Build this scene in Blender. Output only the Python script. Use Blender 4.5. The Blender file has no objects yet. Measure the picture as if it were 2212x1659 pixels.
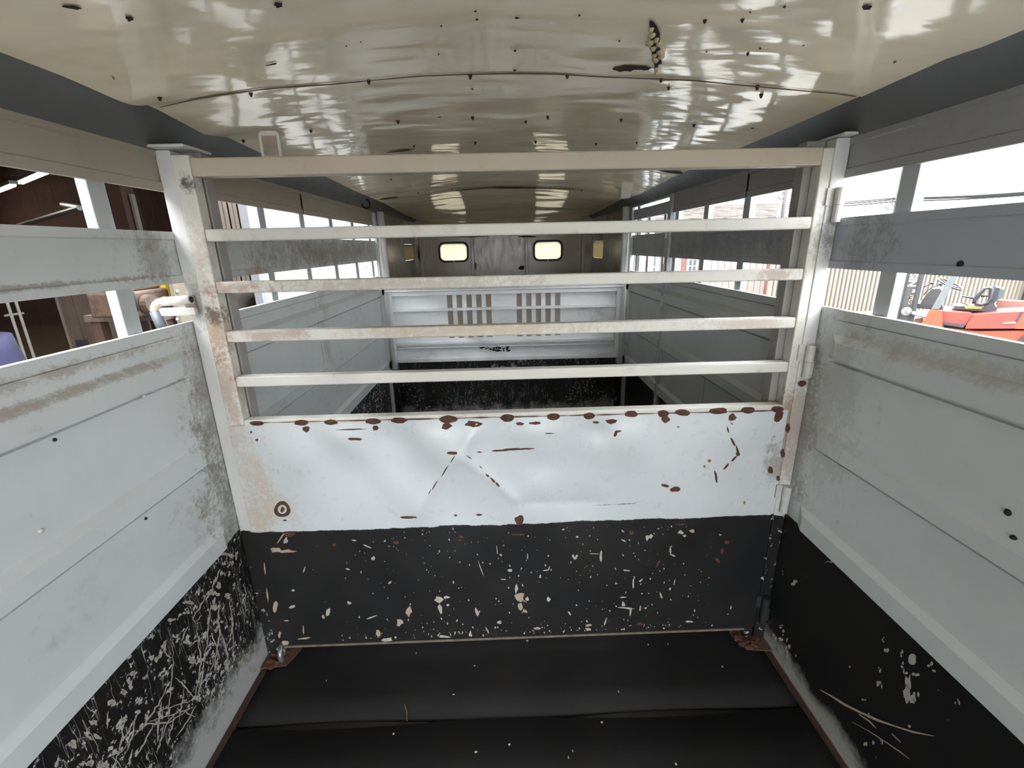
import bpy, bmesh, math, random
import numpy as np
from mathutils import Vector, Matrix

# ------------------------------------------------------------------ camera, sky, exposure
C = bpy.context.scene.collection
SC = bpy.context.scene
random.seed(7)

FPX = 978.15
FWD = Vector((0.0146269, 0.9566853, -0.2907563))
RGT = Vector((0.9995522, -0.0215818, -0.0207274))
UPV = Vector((0.0261046, 0.2903229, 0.9565726))
EYE = Vector((-0.02058, 0.0, 1.4453))

cam_data = bpy.data.cameras.new('camera')
cam_data.sensor_fit = 'HORIZONTAL'
cam_data.sensor_width = 36.0
cam_data.lens = 36.0 * FPX / 2212.0
cam_data.clip_start = 0.02
cam_data.clip_end = 500
cam = bpy.data.objects.new('camera', cam_data)
C.objects.link(cam)
M4 = Matrix.Identity(4)
for i in range(3):
    M4[i][0] = RGT[i]
    M4[i][1] = UPV[i]
    M4[i][2] = -FWD[i]
    M4[i][3] = EYE[i]
cam.matrix_world = M4
SC.camera = cam

world = bpy.data.worlds.new('overcast_sky')
SC.world = world
world.use_nodes = True
wn = world.node_tree.nodes
wl = world.node_tree.links
wn.clear()
w_out = wn.new('ShaderNodeOutputWorld')
w_bg = wn.new('ShaderNodeBackground')
w_tc = wn.new('ShaderNodeTexCoord')
w_sep = wn.new('ShaderNodeSeparateXYZ')
w_ramp = wn.new('ShaderNodeValToRGB')
w_ramp.color_ramp.elements[0].position = 0.0
w_ramp.color_ramp.elements[0].color = (0.53, 0.545, 0.56, 1)
w_ramp.color_ramp.elements[1].position = 1.0
w_ramp.color_ramp.elements[1].color = (1.54, 1.57, 1.62, 1)
e = w_ramp.color_ramp.elements.new(0.30)
e.color = (0.62, 0.66, 0.72, 1)
w_noise = wn.new('ShaderNodeTexNoise')
w_noise.inputs['Scale'].default_value = 2.2
w_noise.inputs['Detail'].default_value = 4
w_mr = wn.new('ShaderNodeMapRange')
w_mr.inputs['From Min'].default_value = 0.3
w_mr.inputs['From Max'].default_value = 0.7
w_mr.inputs['To Min'].default_value = 0.92
w_mr.inputs['To Max'].default_value = 1.06
w_mul = wn.new('ShaderNodeMixRGB')
w_mul.blend_type = 'MULTIPLY'
w_mul.inputs['Fac'].default_value = 1.0
wl.new(w_tc.outputs['Generated'], w_sep.inputs[0])
wl.new(w_sep.outputs['Z'], w_ramp.inputs['Fac'])
wl.new(w_tc.outputs['Generated'], w_noise.inputs['Vector'])
wl.new(w_noise.outputs['Fac'], w_mr.inputs['Value'])
wl.new(w_ramp.outputs['Color'], w_mul.inputs['Color1'])
wl.new(w_mr.outputs['Result'], w_mul.inputs['Color2'])
wl.new(w_mul.outputs['Color'], w_bg.inputs['Color'])
w_bg.inputs['Strength'].default_value = 1.0
wl.new(w_bg.outputs[0], w_out.inputs['Surface'])

SC.view_settings.view_transform = 'Standard'
SC.view_settings.look = 'None'
SC.view_settings.exposure = 4.0
SC.view_settings.gamma = 1.0
SC.view_settings.use_curve_mapping = False

# ------------------------------------------------------------------ pixel measurements -> real points
def ray(u, v):
    return FWD + RGT * ((u - 1106.0) / FPX) - UPV * ((v - 829.5) / FPX)
def P(u, v, ax, val):
    d = ray(u, v)
    return EYE + d * ((val - EYE[ax]) / d[ax])
def PX(u, v, x): return P(u, v, 0, x)
def PY(u, v, y): return P(u, v, 1, y)
def PZ(u, v, z): return P(u, v, 2, z)

# ------------------------------------------------------------------ materials
def srgb(r, g, b):
    def f(c):
        c /= 255.0
        return c / 12.92 if c <= 0.04045 else ((c + 0.055) / 1.055) ** 2.4
    return (f(r), f(g), f(b), 1.0)

class NT:
    def __init__(s, name):
        s.m = bpy.data.materials.new(name)
        s.m.use_nodes = True
        s.n = s.m.node_tree.nodes
        s.l = s.m.node_tree.links
        s.b = s.n.get('Principled BSDF')
        s.tc = s.n.new('ShaderNodeTexCoord')
    def vec(s, scale=(1, 1, 1), rot=(0, 0, 0)):
        mp = s.n.new('ShaderNodeMapping')
        mp.inputs['Scale'].default_value = scale
        mp.inputs['Rotation'].default_value = rot
        s.l.new(s.tc.outputs['Object'], mp.inputs['Vector'])
        return mp.outputs['Vector']
    def noise(s, scale, detail=4, rough=0.6, vscale=(1, 1, 1), rot=(0, 0, 0), dist=0.0):
        t = s.n.new('ShaderNodeTexNoise')
        t.inputs['Scale'].default_value = scale
        t.inputs['Detail'].default_value = detail
        t.inputs['Roughness'].default_value = rough
        t.inputs['Distortion'].default_value = dist
        s.l.new(s.vec(vscale, rot), t.inputs['Vector'])
        return t.outputs['Fac']
    def rng(s, val, a, b, c=0.0, d=1.0, smooth=False):
        r = s.n.new('ShaderNodeMapRange')
        if smooth: r.interpolation_type = 'SMOOTHSTEP'
        s.l.new(val, r.inputs['Value'])
        for k, x in (('From Min', a), ('From Max', b), ('To Min', c), ('To Max', d)):
            if isinstance(x, (int, float)): r.inputs[k].default_value = x
            else: s.l.new(x, r.inputs[k])
        return r.outputs['Result']
    def math(s, op, a, b=0.0):
        r = s.n.new('ShaderNodeMath')
        r.operation = op
        for i, x in enumerate((a, b)):
            if isinstance(x, (int, float)): r.inputs[i].default_value = x
            else: s.l.new(x, r.inputs[i])
        return r.outputs[0]
    def mix(s, fac, a, b):
        r = s.n.new('ShaderNodeMixRGB')
        for k, x in (('Fac', fac), ('Color1', a), ('Color2', b)):
            if isinstance(x, (int, float)): r.inputs[k].default_value = x if k == 'Fac' else (x, x, x, 1)
            elif isinstance(x, tuple): r.inputs[k].default_value = x
            else: s.l.new(x, r.inputs[k])
        return r.outputs[0]
    def z(s):
        sp = s.n.new('ShaderNodeSeparateXYZ')
        s.l.new(s.tc.outputs['Object'], sp.inputs[0])
        return sp.outputs['Z']
    def col(s, c):
        if isinstance(c, tuple): s.b.inputs['Base Color'].default_value = c
        else: s.l.new(c, s.b.inputs['Base Color'])
    def rough(s, r):
        if isinstance(r, (int, float)): s.b.inputs['Roughness'].default_value = r
        else: s.l.new(r, s.b.inputs['Roughness'])
    def bump(s, h, strength=0.2, dist=0.01):
        bp = s.n.new('ShaderNodeBump')
        bp.inputs['Strength'].default_value = strength
        bp.inputs['Distance'].default_value = dist
        s.l.new(h, bp.inputs['Height'])
        s.l.new(bp.outputs[0], s.b.inputs['Normal'])

def simple(name, c, rough=0.6, var=0.12, scale=8.0, metal=0.0, bump=0.0, vscale=(1, 1, 1), c2=None):
    t = NT(name)
    n = t.noise(scale, 5, 0.65, vscale)
    lo = c2 if c2 else tuple(x * (1 - 2.2 * var) for x in c[:3]) + (1.0,)
    t.col(t.mix(t.rng(n, 0.3, 0.7), lo, c))
    t.rough(rough)
    t.b.inputs['Metallic'].default_value = metal
    if bump: t.bump(n, bump)
    return t.m

def emit(name, c, s):
    t = NT(name)
    t.b.inputs['Base Color'].default_value = c
    t.b.inputs['Emission Color'].default_value = c
    t.b.inputs['Emission Strength'].default_value = s
    return t.m

RUST = srgb(92, 60, 45)
RUSTD = srgb(70, 42, 32)
BLACK = srgb(24, 24, 25)

def painted(name, base, dirt=srgb(120, 98, 76), dirt_amt=0.5, dirt_pos=0.56, rough=0.42, black_below=None, black_wobble=0.006,
            chips=0.66, chip_col=srgb(176, 176, 172), wear_top=None, scratch=0.0, rust=0.0, streak=(1, 1, 1), wear_noise=0.5, grime=()):
    """Worn sprayed paint: base colour, brown dirt film, optional black lower coat with chips and scratches."""
    t = NT(name)
    big = t.noise(3.0, 5, 0.62, streak)
    c = t.mix(t.rng(big, 0.35, 0.7, 0.0, 0.35), base, tuple(x * 0.72 for x in base[:3]) + (1.0,))
    fine = t.noise(26.0, 4, 0.7, streak)
    d = t.math('MULTIPLY', t.rng(t.math('ADD', t.math('MULTIPLY', big, 0.6), t.math('MULTIPLY', fine, 0.4)), dirt_pos, dirt_pos + 0.16, 0, 1, True), dirt_amt)
    c = t.mix(d, c, dirt)
    if rust > 0:
        rn = t.noise(9.0, 8, 0.75, (1, 1, 1), (0.3, 0.2, 0.5))
        c = t.mix(t.rng(rn, 0.70 - 0.08 * rust, 0.76 - 0.08 * rust, 0, 0.85, True), c, srgb(150, 98, 66))
        c = t.mix(t.rng(rn, 0.76 - 0.08 * rust, 0.80 - 0.08 * rust, 0, 0.9, True), c, RUST)
    if grime:
        gn = t.math('ADD', t.math('MULTIPLY', t.noise(13.0, 6, 0.75, (1.0, 1.0, 0.6)), 0.55), t.math('MULTIPLY', t.noise(70.0, 5, 0.75), 0.45))
        for (gc, gr, ga, gcol) in grime:
            vm = t.n.new('ShaderNodeVectorMath'); vm.operation = 'DISTANCE'
            mp = t.n.new('ShaderNodeMapping')
            if not isinstance(gr, tuple): gr = (gr, gr, gr)
            sc_ = tuple(1.0 / q for q in gr)
            mp.inputs['Scale'].default_value = sc_
            t.l.new(t.tc.outputs['Object'], mp.inputs['Vector'])
            t.l.new(mp.outputs['Vector'], vm.inputs[0])
            vm.inputs[1].default_value = tuple(gc[i] * sc_[i] for i in range(3))
            dd = t.math('ADD', vm.outputs['Value'], t.rng(gn, 0.36, 0.64, -0.75, 0.75))
            c = t.mix(t.rng(dd, 0.15, 1.0, ga, 0.0, True), c, gcol)
    r = t.rng(fine, 0.3, 0.7, rough - 0.08, rough + 0.1)
    if black_below is not None:
        z = t.z()
        wob = t.noise(14.0, 4, 0.7)
        zz = t.math('ADD', z, t.rng(wob, 0.3, 0.7, -black_wobble, black_wobble))
        isblk = t.rng(zz, black_below - 0.0015, black_below + 0.0015, 1, 0)
        bn = t.noise(5.0, 5, 0.65)
        bc = t.mix(t.rng(bn, 0.35, 0.75), BLACK, srgb(34, 32, 29))
        bc = t.mix(t.rng(t.noise(4.0, 6, 0.7, (1, 1, 1), (0, 1.1, 0)), 0.62, 0.8, 0, 0.45), bc, srgb(58, 50, 42))
        cn = t.noise(52.0, 8, 0.68)
        lm = t.noise(3.2, 3, 0.5, (1, 1, 1), (0.4, 0, 0.9))
        thr = t.rng(lm, 0.35, 0.65, chips + 0.04, chips - 0.035)
        k = t.rng(cn, thr, t.math('ADD', thr, 0.012))
        if scratch > 0:
            for i in range(3):
                sn = t.noise(30.0, 3, 0.6, (1.0, 1.0, 0.10), (0.35 * (i - 1), 0.35 * (i - 1), 0.4))
                s1 = t.rng(t.math('ABSOLUTE', t.math('SUBTRACT', sn, 0.52)), 0.0, 0.006 * scratch, 1, 0)
                lim = t.rng(t.noise(5.5, 2, 0.5, (1, 1, 1), (0.2 + i, 0, i)), 0.50, 0.56)
                k = t.math('MAXIMUM', k, t.math('MULTIPLY', s1, lim))
        if wear_top is not None:
            wn_ = t.noise(11.0, 6, 0.72)
            zw = t.math('ADD', z, t.rng(wn_, 0.25, 0.75, wear_noise * wear_top, -wear_noise * wear_top))
            k = t.math('MAXIMUM', k, t.rng(zw, wear_top * 0.45, wear_top * 1.05, 0.92, 0))
        bc = t.mix(k, bc, chip_col)
        c = t.mix(isblk, c, bc)
        r = t.mix(isblk, r, 0.42)
    t.col(c)
    t.l.new(r, t.b.inputs['Roughness']) if not isinstance(r, float) else t.rough(r)
    t.bump(t.noise(60.0, 4, 0.6), 0.08, 0.004)
    return t.m

GREY = srgb(197, 201, 199)
m_wall_l = painted('grey_wall_paint_left', GREY, dirt_amt=0.45, dirt_pos=0.55, black_below=0.549, chips=0.575, scratch=1.0, wear_top=0.17,
    grime=[((-.93, 1.34, .95), (.1, .14, .5), .5, srgb(110, 92, 72)), ((-.93, 1.30, .6), (.1, .10, .5), .5, srgb(96, 82, 68)), ((-.93, .9, 1.176), (.1, .55, .014), .5, srgb(128, 98, 70)), ((-.93, .95, 1.22), (.1, .45, .02), .5, srgb(128, 98, 70)), ((-.93, 2.3, 1.05), (.1, .06, .3), .35, srgb(128, 98, 70))])
m_wall_r = painted('grey_wall_paint_right', GREY, black_wobble=0.002, dirt_amt=0.30, dirt_pos=0.57, black_below=0.552, chips=0.70, wear_top=0.085, chip_col=srgb(150, 148, 140),
    grime=[((.93, 1.22, 1.0), (.1, .16, .4), .32, srgb(140, 126, 106)), ((.93, 1.33, .8), (.1, .07, .4), .5, srgb(110, 96, 80)), ((.93, .95, 1.19), (.1, .4, .03), .3, srgb(128, 98, 70))])
m_band = painted('grey_rail_paint', GREY, dirt_amt=0.55, dirt_pos=0.53, grime=[((-.93, 2.6, 1.43), (.2, 1.0, .09), .6, srgb(112, 92, 74)), ((-.93, 1.25, 1.43), (.2, .09, .1), .45, srgb(96, 86, 74)), ((-.93, 1.75, 1.375), (.2, .12, .02), .6, srgb(150, 114, 84)), ((-.93, .95, 1.39), (.2, .5, .008), .5, srgb(96, 70, 54))])
m_band_r = painted('grey_rail_paint_clean', srgb(170, 175, 182), dirt_amt=0.25, dirt_pos=0.57, grime=[((.93, 1.22, 1.43), (.2, .10, .1), .4, srgb(84, 76, 70)), ((.93, 2.3, 1.43), (.2, .9, .1), .4, srgb(92, 84, 78))])
m_top = painted('upper_rail_paint', srgb(166, 157, 143), dirt_amt=0.4, dirt_pos=0.55)
m_top_r = painted('upper_rail_paint_right', srgb(152, 152, 154), dirt_amt=0.3, dirt_pos=0.56)
m_cove = painted('shaded_cove_paint', srgb(92, 93, 94), dirt_amt=0.3, dirt_pos=0.55)  # wall grey darkened: shade of the downward face put into the colour
m_frame = painted('frame_post_paint', srgb(202, 202, 198), dirt_amt=0.45, dirt_pos=0.56, black_below=0.542, chips=0.60, rust=0.3,
    grime=[((-.91, 1.34, 1.32), (.1, .1, .10), .5, srgb(96, 82, 66)), ((.92, 1.34, 1.45), (.1, .1, .10), .6, srgb(70, 64, 60)), ((.92, 1.34, .85), (.1, .1, .3), .5, srgb(128, 98, 70))])
m_rib = painted('shaded_rib_paint', srgb(146, 143, 138), dirt_amt=0.5, dirt_pos=0.53)  # darker grey carries the shade of ribs turned from the rear light
m_gate = painted('gate_tube_paint', srgb(206, 203, 193), dirt=srgb(150, 122, 92), dirt_amt=0.6, dirt_pos=0.54, black_below=0.545, chips=0.62, rust=0.6,
    grime=[((-.86, 1.335, 1.215), (.06, .1, .10), .65, srgb(150, 114, 84)), ((-.86, 1.335, 1.05), (.05, .1, .16), .5, srgb(150, 114, 84)), ((-.78, 1.335, 1.35), (.14, .1, .03), .6, srgb(150, 114, 84)), ((-.7, 1.335, 1.21), (.16, .1, .03), .5, srgb(150, 114, 84)), ((-.1, 1.335, 1.21), (.5, .1, .03), .55, srgb(178, 152, 116)), ((.72, 1.335, 1.21), (.2, .1, .03), .4, srgb(150, 114, 84)), ((.80, 1.335, 1.35), (.12, .1, .03), .5, srgb(128, 98, 70)), ((-.3, 1.335, 1.35), (.5, .1, .03), .35, srgb(128, 98, 70)), ((-.862, 1.335, 1.625), (.03, .1, .03), .9, srgb(58, 54, 50)), ((-.862, 1.335, 1.27), (.035, .1, .03), .8, srgb(84, 66, 54)), ((-.86, 1.335, 1.45), (.05, .1, .12), .35, srgb(128, 98, 70)), ((.88, 1.335, .85), (.05, .1, .25), .7, srgb(128, 98, 70)), ((.885, 1.335, 1.45), (.03, .1, .14), .45, srgb(62, 52, 44))])
m_gate_top = painted('gate_top_shaded_paint', srgb(186, 174, 154), dirt=srgb(150, 122, 92), dirt_amt=0.4, dirt_pos=0.54, rust=0.3)  # gate paint dulled to tan: weaker light up here put into the colour
m_gate_panel = painted('gate_sheet_paint', srgb(198, 202, 202), dirt=srgb(170, 152, 124), dirt_amt=0.30, dirt_pos=0.58, rough=0.32, black_below=0.545, black_wobble=0.004, chips=0.74, chip_col=srgb(170, 166, 158),
    grime=[((-.86, 1.335, .75), (.10, .2, .4), .42, srgb(178, 152, 116)), ((-.8, 1.335, .62), (.14, .2, .12), .3, srgb(178, 152, 116)), ((.86, 1.335, .74), (.06, .2, .10), .55, srgb(120, 108, 90)), ((.84, 1.335, .80), (.03, .2, .03), .6, srgb(90, 76, 60))])
m_far = painted('front_flap_paint', srgb(238, 240, 240), dirt_amt=0.35, dirt_pos=0.56, rough=0.35)
m_far_blk = painted('front_wall_paint', GREY, black_below=5.0, chips=0.60, scratch=1.0, wear_top=0.22)
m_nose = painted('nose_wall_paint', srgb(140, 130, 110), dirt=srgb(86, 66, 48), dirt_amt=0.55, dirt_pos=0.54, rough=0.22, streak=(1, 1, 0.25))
m_rust = simple('rust', RUST, 0.85, 0.25, 60, bump=0.5)
m_rustd = simple('dark_rust', RUSTD, 0.9, 0.3, 60, bump=0.5)
m_hole = simple('rust_hole', srgb(52, 32, 24), 0.95, 0.25, 60)
m_chip = simple('bare_chip', srgb(178, 172, 160), 0.6, 0.12, 50)
m_chip_tan = simple('tan_chip', srgb(172, 154, 136), 0.7, 0.12, 50)
m_dark = simple('dark_gap', srgb(28, 27, 27), 0.8, 0.1)
m_foam = simple('foam', srgb(214, 196, 164), 0.9, 0.12, 40, bump=0.4)
m_rubber = simple('black_rubber', srgb(23, 23, 24), 0.72, 0.2, 7, bump=0.15, c2=srgb(30, 28, 26))
m_rubber.node_tree.nodes['Principled BSDF'].inputs['Specular IOR Level'].default_value = 0.22
m_lightmetal = simple('white_hinge_paint', srgb(200, 198, 190), 0.4, 0.1, 30)
m_greygrip = simple('grey_grip', srgb(92, 98, 104), 0.45, 0.1, 20)
m_steel = simple('bare_steel', srgb(150, 150, 150), 0.35, 0.15, 30, metal=0.6)

def ceiling_mat():
    t = NT('cream_fibreglass')
    n = t.noise(1.6, 4, 0.6)
    c = t.mix(t.rng(n, 0.35, 0.7), srgb(240, 229, 203), srgb(228, 216, 190))
    yel = t.noise(2.5, 4, 0.6, (1, 1, 1), (0.6, 0.3, 0.2))
    c = t.mix(t.rng(yel, 0.55, 0.72, 0, 0.45), c, srgb(200, 182, 142))
    sp = t.noise(55.0, 3, 0.6)
    cl = t.noise(4.0, 3, 0.5)
    thr = t.rng(cl, 0.4, 0.65, 0.80, 0.735)
    c = t.mix(t.rng(sp, thr, t.math('ADD', thr, 0.015)), c, srgb(70, 52, 38))
    t.col(c)
    t.rough(t.rng(t.noise(18.0, 4, 0.6), 0.3, 0.7, 0.06, 0.13))
    t.b.inputs['IOR'].default_value = 1.85
    h = t.math('ADD', t.math('MULTIPLY', t.noise(3.2, 2, 0.5, (0.6, 1.5, 1)), 1.0), t.math('MULTIPLY', t.noise(14.0, 2, 0.5, (0.6, 1.2, 1)), 0.10))
    t.bump(h, 0.35, 0.03)
    return t.m
m_ceil = ceiling_mat()

def pane_mat(name, c, tr):
    t = NT(name)
    t.n.remove(t.b)
    out = [x for x in t.n if x.type == 'OUTPUT_MATERIAL'][0]
    a = t.n.new('ShaderNodeBsdfTranslucent')
    b = t.n.new('ShaderNodeBsdfTransparent')
    mx = t.n.new('ShaderNodeMixShader')
    n = t.noise(30, 4, 0.6)
    a_c = t.mix(t.rng(n, 0.35, 0.7), c, tuple(x * 0.86 for x in c[:3]) + (1.0,))
    t.l.new(a_c, a.inputs['Color'])
    b.inputs['Color'].default_value = c
    mx.inputs['Fac'].default_value = tr
    t.l.new(a.outputs[0], mx.inputs[1])
    t.l.new(b.outputs[0], mx.inputs[2])
    t.l.new(mx.outputs[0], out.inputs['Surface'])
    return t.m
m_pane = pane_mat('dusty_cream_pane', (0.46, 0.43, 0.36, 1), 0.15)
m_pane_dirty = pane_mat('stained_pane', srgb(122, 114, 94), 0.05)

# ------------------------------------------------------------------ mesh helpers
class MB:
    def __init__(s):
        s.v = []; s.f = []
    def add(s, vs, fs):
        o = len(s.v)
        s.v += [tuple(v) for v in vs]
        s.f += [tuple(i + o for i in f) for f in fs]
        return s
    def box(s, x0, x1, y0, y1, z0, z1):
        vs = [(x0, y0, z0), (x1, y0, z0), (x1, y1, z0), (x0, y1, z0), (x0, y0, z1), (x1, y0, z1), (x1, y1, z1), (x0, y1, z1)]
        return s.add(vs, [(0, 3, 2, 1), (4, 5, 6, 7), (0, 1, 5, 4), (1, 2, 6, 5), (2, 3, 7, 6), (3, 0, 4, 7)])
    def tube(s, pts, r, n=10, caps=True, r_end=None):
        pts = [Vector(p) for p in pts]
        rings = []
        prev = None
        for i, p in enumerate(pts):
            a = pts[max(i - 1, 0)]; b = pts[min(i + 1, len(pts) - 1)]
            t = (b - a).normalized()
            if prev is None:
                ref = Vector((0, 0, 1)) if abs(t.z) < 0.9 else Vector((1, 0, 0))
                e1 = t.cross(ref).normalized()
            else:
                e1 = (prev - t * prev.dot(t)).normalized()
            prev = e1
            e2 = t.cross(e1)
            rr = r if r_end is None else r + (r_end - r) * i / (len(pts) - 1)
            rings.append([p + e1 * (rr * math.cos(2 * math.pi * k / n)) + e2 * (rr * math.sin(2 * math.pi * k / n)) for k in range(n)])
        vs = [q for g in rings for q in g]
        fs = []
        for i in range(len(pts) - 1):
            for k in range(n):
                fs.append((i * n + k, i * n + (k + 1) % n, (i + 1) * n + (k + 1) % n, (i + 1) * n + k))
        if caps:
            fs.append(tuple(reversed(range(n))))
            fs.append(tuple(range((len(pts) - 1) * n, len(pts) * n)))
        return s.add(vs, fs)
    def prism(s, poly, off):
        """polygon of 3D points pushed along off"""
        n = len(poly)
        off = Vector(off)
        a = [Vector(p) for p in poly]
        vs = a + [p + off for p in a]
        fs = [tuple(range(n)), tuple(reversed(range(n, 2 * n)))] + [(i, i + n, (i + 1) % n + n, (i + 1) % n) for i in range(n)]
        return s.add(vs, fs)
    def torus(s, c, axis, R, r, n=24, m=8, a0=0.0, a1=2 * math.pi):
        c = Vector(c); axis = Vector(axis).normalized()
        ref = Vector((0, 0, 1)) if abs(axis.z) < 0.9 else Vector((1, 0, 0))
        e1 = axis.cross(ref).normalized(); e2 = axis.cross(e1)
        full = abs(a1 - a0) > 6.2
        k = n if full else n + 1
        pts = [c + (e1 * math.cos(a0 + (a1 - a0) * i / n) + e2 * math.sin(a0 + (a1 - a0) * i / n)) * R for i in range(k)]
        if not full:
            return s.tube(pts, r, m)
        vs = []; fs = []
        for i in range(n):
            d = (pts[i] - c).normalized()
            for j in range(m):
                b = 2 * math.pi * j / m
                vs.append(pts[i] + d * (r * math.cos(b)) + axis * (r * math.sin(b)))
        for i in range(n):
            for j in range(m):
                fs.append((i * m + j, i * m + (j + 1) % m, ((i + 1) % n) * m + (j + 1) % m, ((i + 1) % n) * m + j))
        return s.add(vs, fs)
    def blob(s, c, rx, ry, rz, n=8, m=6, jit=0.0):
        vs = []; fs = []
        for i in range(m + 1):
            th = math.pi * i / m
            for k in range(n):
                ph = 2 * math.pi * k / n
                j = 1 + random.uniform(-jit, jit)
                vs.append((c[0] + rx * j * math.sin(th) * math.cos(ph), c[1] + ry * j * math.sin(th) * math.sin(ph), c[2] + rz * j * math.cos(th)))
        for i in range(m):
            for k in range(n):
                fs.append((i * n + k, (i + 1) * n + k, (i + 1) * n + (k + 1) % n, i * n + (k + 1) % n))
        return s.add(vs, fs)
    def build(s, name, mat, parent=None, smooth=False, bevel=0.0, kind=None, label=None):
        me = bpy.data.meshes.new(name)
        me.from_pydata(s.v, [], s.f)
        bm = bmesh.new(); bm.from_mesh(me)
        bmesh.ops.remove_doubles(bm, verts=bm.verts, dist=1e-6)
        bmesh.ops.recalc_face_normals(bm, faces=bm.faces)
        bm.to_mesh(me); bm.free()
        me.materials.append(mat)
        if smooth:
            me.polygons.foreach_set('use_smooth', [True] * len(me.polygons))
        o = bpy.data.objects.new(name, me)
        C.objects.link(o)
        if parent: o.parent = parent
        if bevel:
            b = o.modifiers.new('bevel', 'BEVEL'); b.width = bevel; b.segments = 2; b.limit_method = 'ANGLE'
        if kind: o['kind'] = kind
        if label: o['label'] = label
        return o

def tag(o, label=None, cat=None, group=None, kind=None):
    if label: o['label'] = label
    if cat: o['category'] = cat
    if group: o['group'] = group
    if kind: o['kind'] = kind
    return o

def empty(name, loc=(0, 0, 0)):
    o = bpy.data.objects.new(name, None)
    o.empty_display_size = 0.1
    C.objects.link(o)
    o.location = loc
    return o

def box(name, mat, parent, x0, x1, y0, y1, z0, z1, bevel=0.0, **k):
    return MB().box(min(x0, x1), max(x0, x1), min(y0, y1), max(y0, y1), min(z0, z1), max(z0, z1)).build(name, mat, parent, bevel=bevel, **k)

def clone(o, parent, loc=None, rot=None, scale=None):
    c = o.copy()
    C.objects.link(c)
    c.parent = parent
    if loc is not None: c.location = loc
    if rot is not None: c.rotation_euler = rot
    if scale is not None: c.scale = scale
    return c

def plate(name, mat, parent, outer, holes, to3d, thick_vec):
    """Flat plate with holes: 2D polygons filled, then mapped to 3D and given thickness."""
    cu = bpy.data.curves.new('tmp_outline', 'CURVE')
    cu.dimensions = '2D'; cu.fill_mode = 'BOTH'
    for poly in [outer] + holes:
        sp = cu.splines.new('POLY')
        sp.points.add(len(poly) - 1)
        for p, q in zip(sp.points, poly): p.co = (q[0], q[1], 0, 1)
        sp.use_cyclic_u = True
    ob = bpy.data.objects.new('tmp_outline', cu)
    C.objects.link(ob)
    dg = bpy.context.evaluated_depsgraph_get()
    me = bpy.data.meshes.new_from_object(ob.evaluated_get(dg))
    bpy.data.objects.remove(ob); bpy.data.curves.remove(cu)
    bm = bmesh.new(); bm.from_mesh(me); bpy.data.meshes.remove(me)
    bmesh.ops.remove_doubles(bm, verts=bm.verts, dist=1e-5)
    for v in bm.verts: v.co = to3d(v.co.x, v.co.y)
    r = bmesh.ops.extrude_face_region(bm, geom=list(bm.faces))
    for g in r['geom']:
        if isinstance(g, bmesh.types.BMVert): g.co += Vector(thick_vec)
    bmesh.ops.recalc_face_normals(bm, faces=bm.faces)
    out = bpy.data.meshes.new(name)
    bm.to_mesh(out); bm.free()
    out.materials.append(mat)
    o = bpy.data.objects.new(name, out)
    C.objects.link(o)
    if parent: o.parent = parent
    return o

def rrect(x0, x1, y0, y1, r, n=6):
    pts = []
    for cx, cy, a in ((x1 - r, y1 - r, 0), (x0 + r, y1 - r, 90), (x0 + r, y0 + r, 180), (x1 - r, y0 + r, 270)):
        for i in range(n + 1):
            t = math.radians(a + 90.0 * i / n)
            pts.append((cx + r * math.cos(t), cy + r * math.sin(t)))
    return pts

# ================================================================== TRAILER SHELL
W = 0.93            # half width
YB, YS, YN = -2.1, 3.50, 5.0     # unseen rear opening, set back to cut the near light; end of the stock area, nose wall
ZS1T, ZS1B, ZS2T, ZS2B = 1.606, 1.503, 1.366, 1.256
ZTOP = 1.705

PROF = [(0, -.03), (0, .540), (-.004, .543), (-.004, .550), (.018, .553), (.018, .606), (0, .622), (0, .826), (-.010, .829), (-.010, .838), (.018, .842), (.018, .884), (0, .902),
        (0, 1.102), (-.010, 1.105), (-.010, 1.114), (.018, 1.118), (.018, 1.166), (0, 1.184), (0, 1.224), (-.004, 1.225), (-.004, 1.228), (.006, 1.229), (.006, ZS2B)]
def lower_sheet(side, y0, y1):
    """ribbed sheet; the pressed ribs run out into flat metal beside the gate frame"""
    m = MB()
    rings = [(y0, 1.0)]
    if y0 < 1.2 < y1:
        rings += [(1.235, 1.0), (1.275, 0.0), (1.44, 0.0), (1.48, 1.0)]
    rings.append((y1, 1.0))
    vs = []
    for y, k in rings:
        loop = [(side * (W - d * k), z) for d, z in PROF] + [(side * (W + 0.008), ZS2B), (side * (W + 0.008), -.03)]
        vs += [Vector((x, y, z)) for x, z in loop]
    n = len(PROF) + 2
    fs = []
    for r in range(len(rings) - 1):
        fs += [(r * n + i, r * n + (i + 1) % n, (r + 1) * n + (i + 1) % n, (r + 1) * n + i) for i in range(n)]
    return m.add(vs, fs)

def rail_profile(side, y0, y1, prof):
    m = MB()
    z0 = prof[0][1]; z1 = prof[-1][1]
    loop = [(side * (W - d), z) for d, z in prof] + [(side * (W + 0.008), z1), (side * (W + 0.008), z0)]
    n = len(loop)
    m.add([Vector((x, y0, z)) for x, z in loop] + [Vector((x, y1, z)) for x, z in loop],
          [(i, (i + 1) % n, (i + 1) % n + n, i + n) for i in range(n)])
    return m
MIDPROF = [(.004, ZS2T), (.004, 1.386), (0, 1.389), (0, 1.480), (.004, 1.483), (.004, ZS1B)]
TOPPROF = [(.004, ZS1T), (.004, 1.628), (0, 1.631), (0, 1.688), (.006, 1.692), (.006, ZTOP)]

POST_Y = [-2.0, -1.6, -1.2, -0.8, -0.4, 0.0, 0.42, 1.112, 1.48, 1.847, 2.215, 2.585, 2.955, 3.32]

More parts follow.
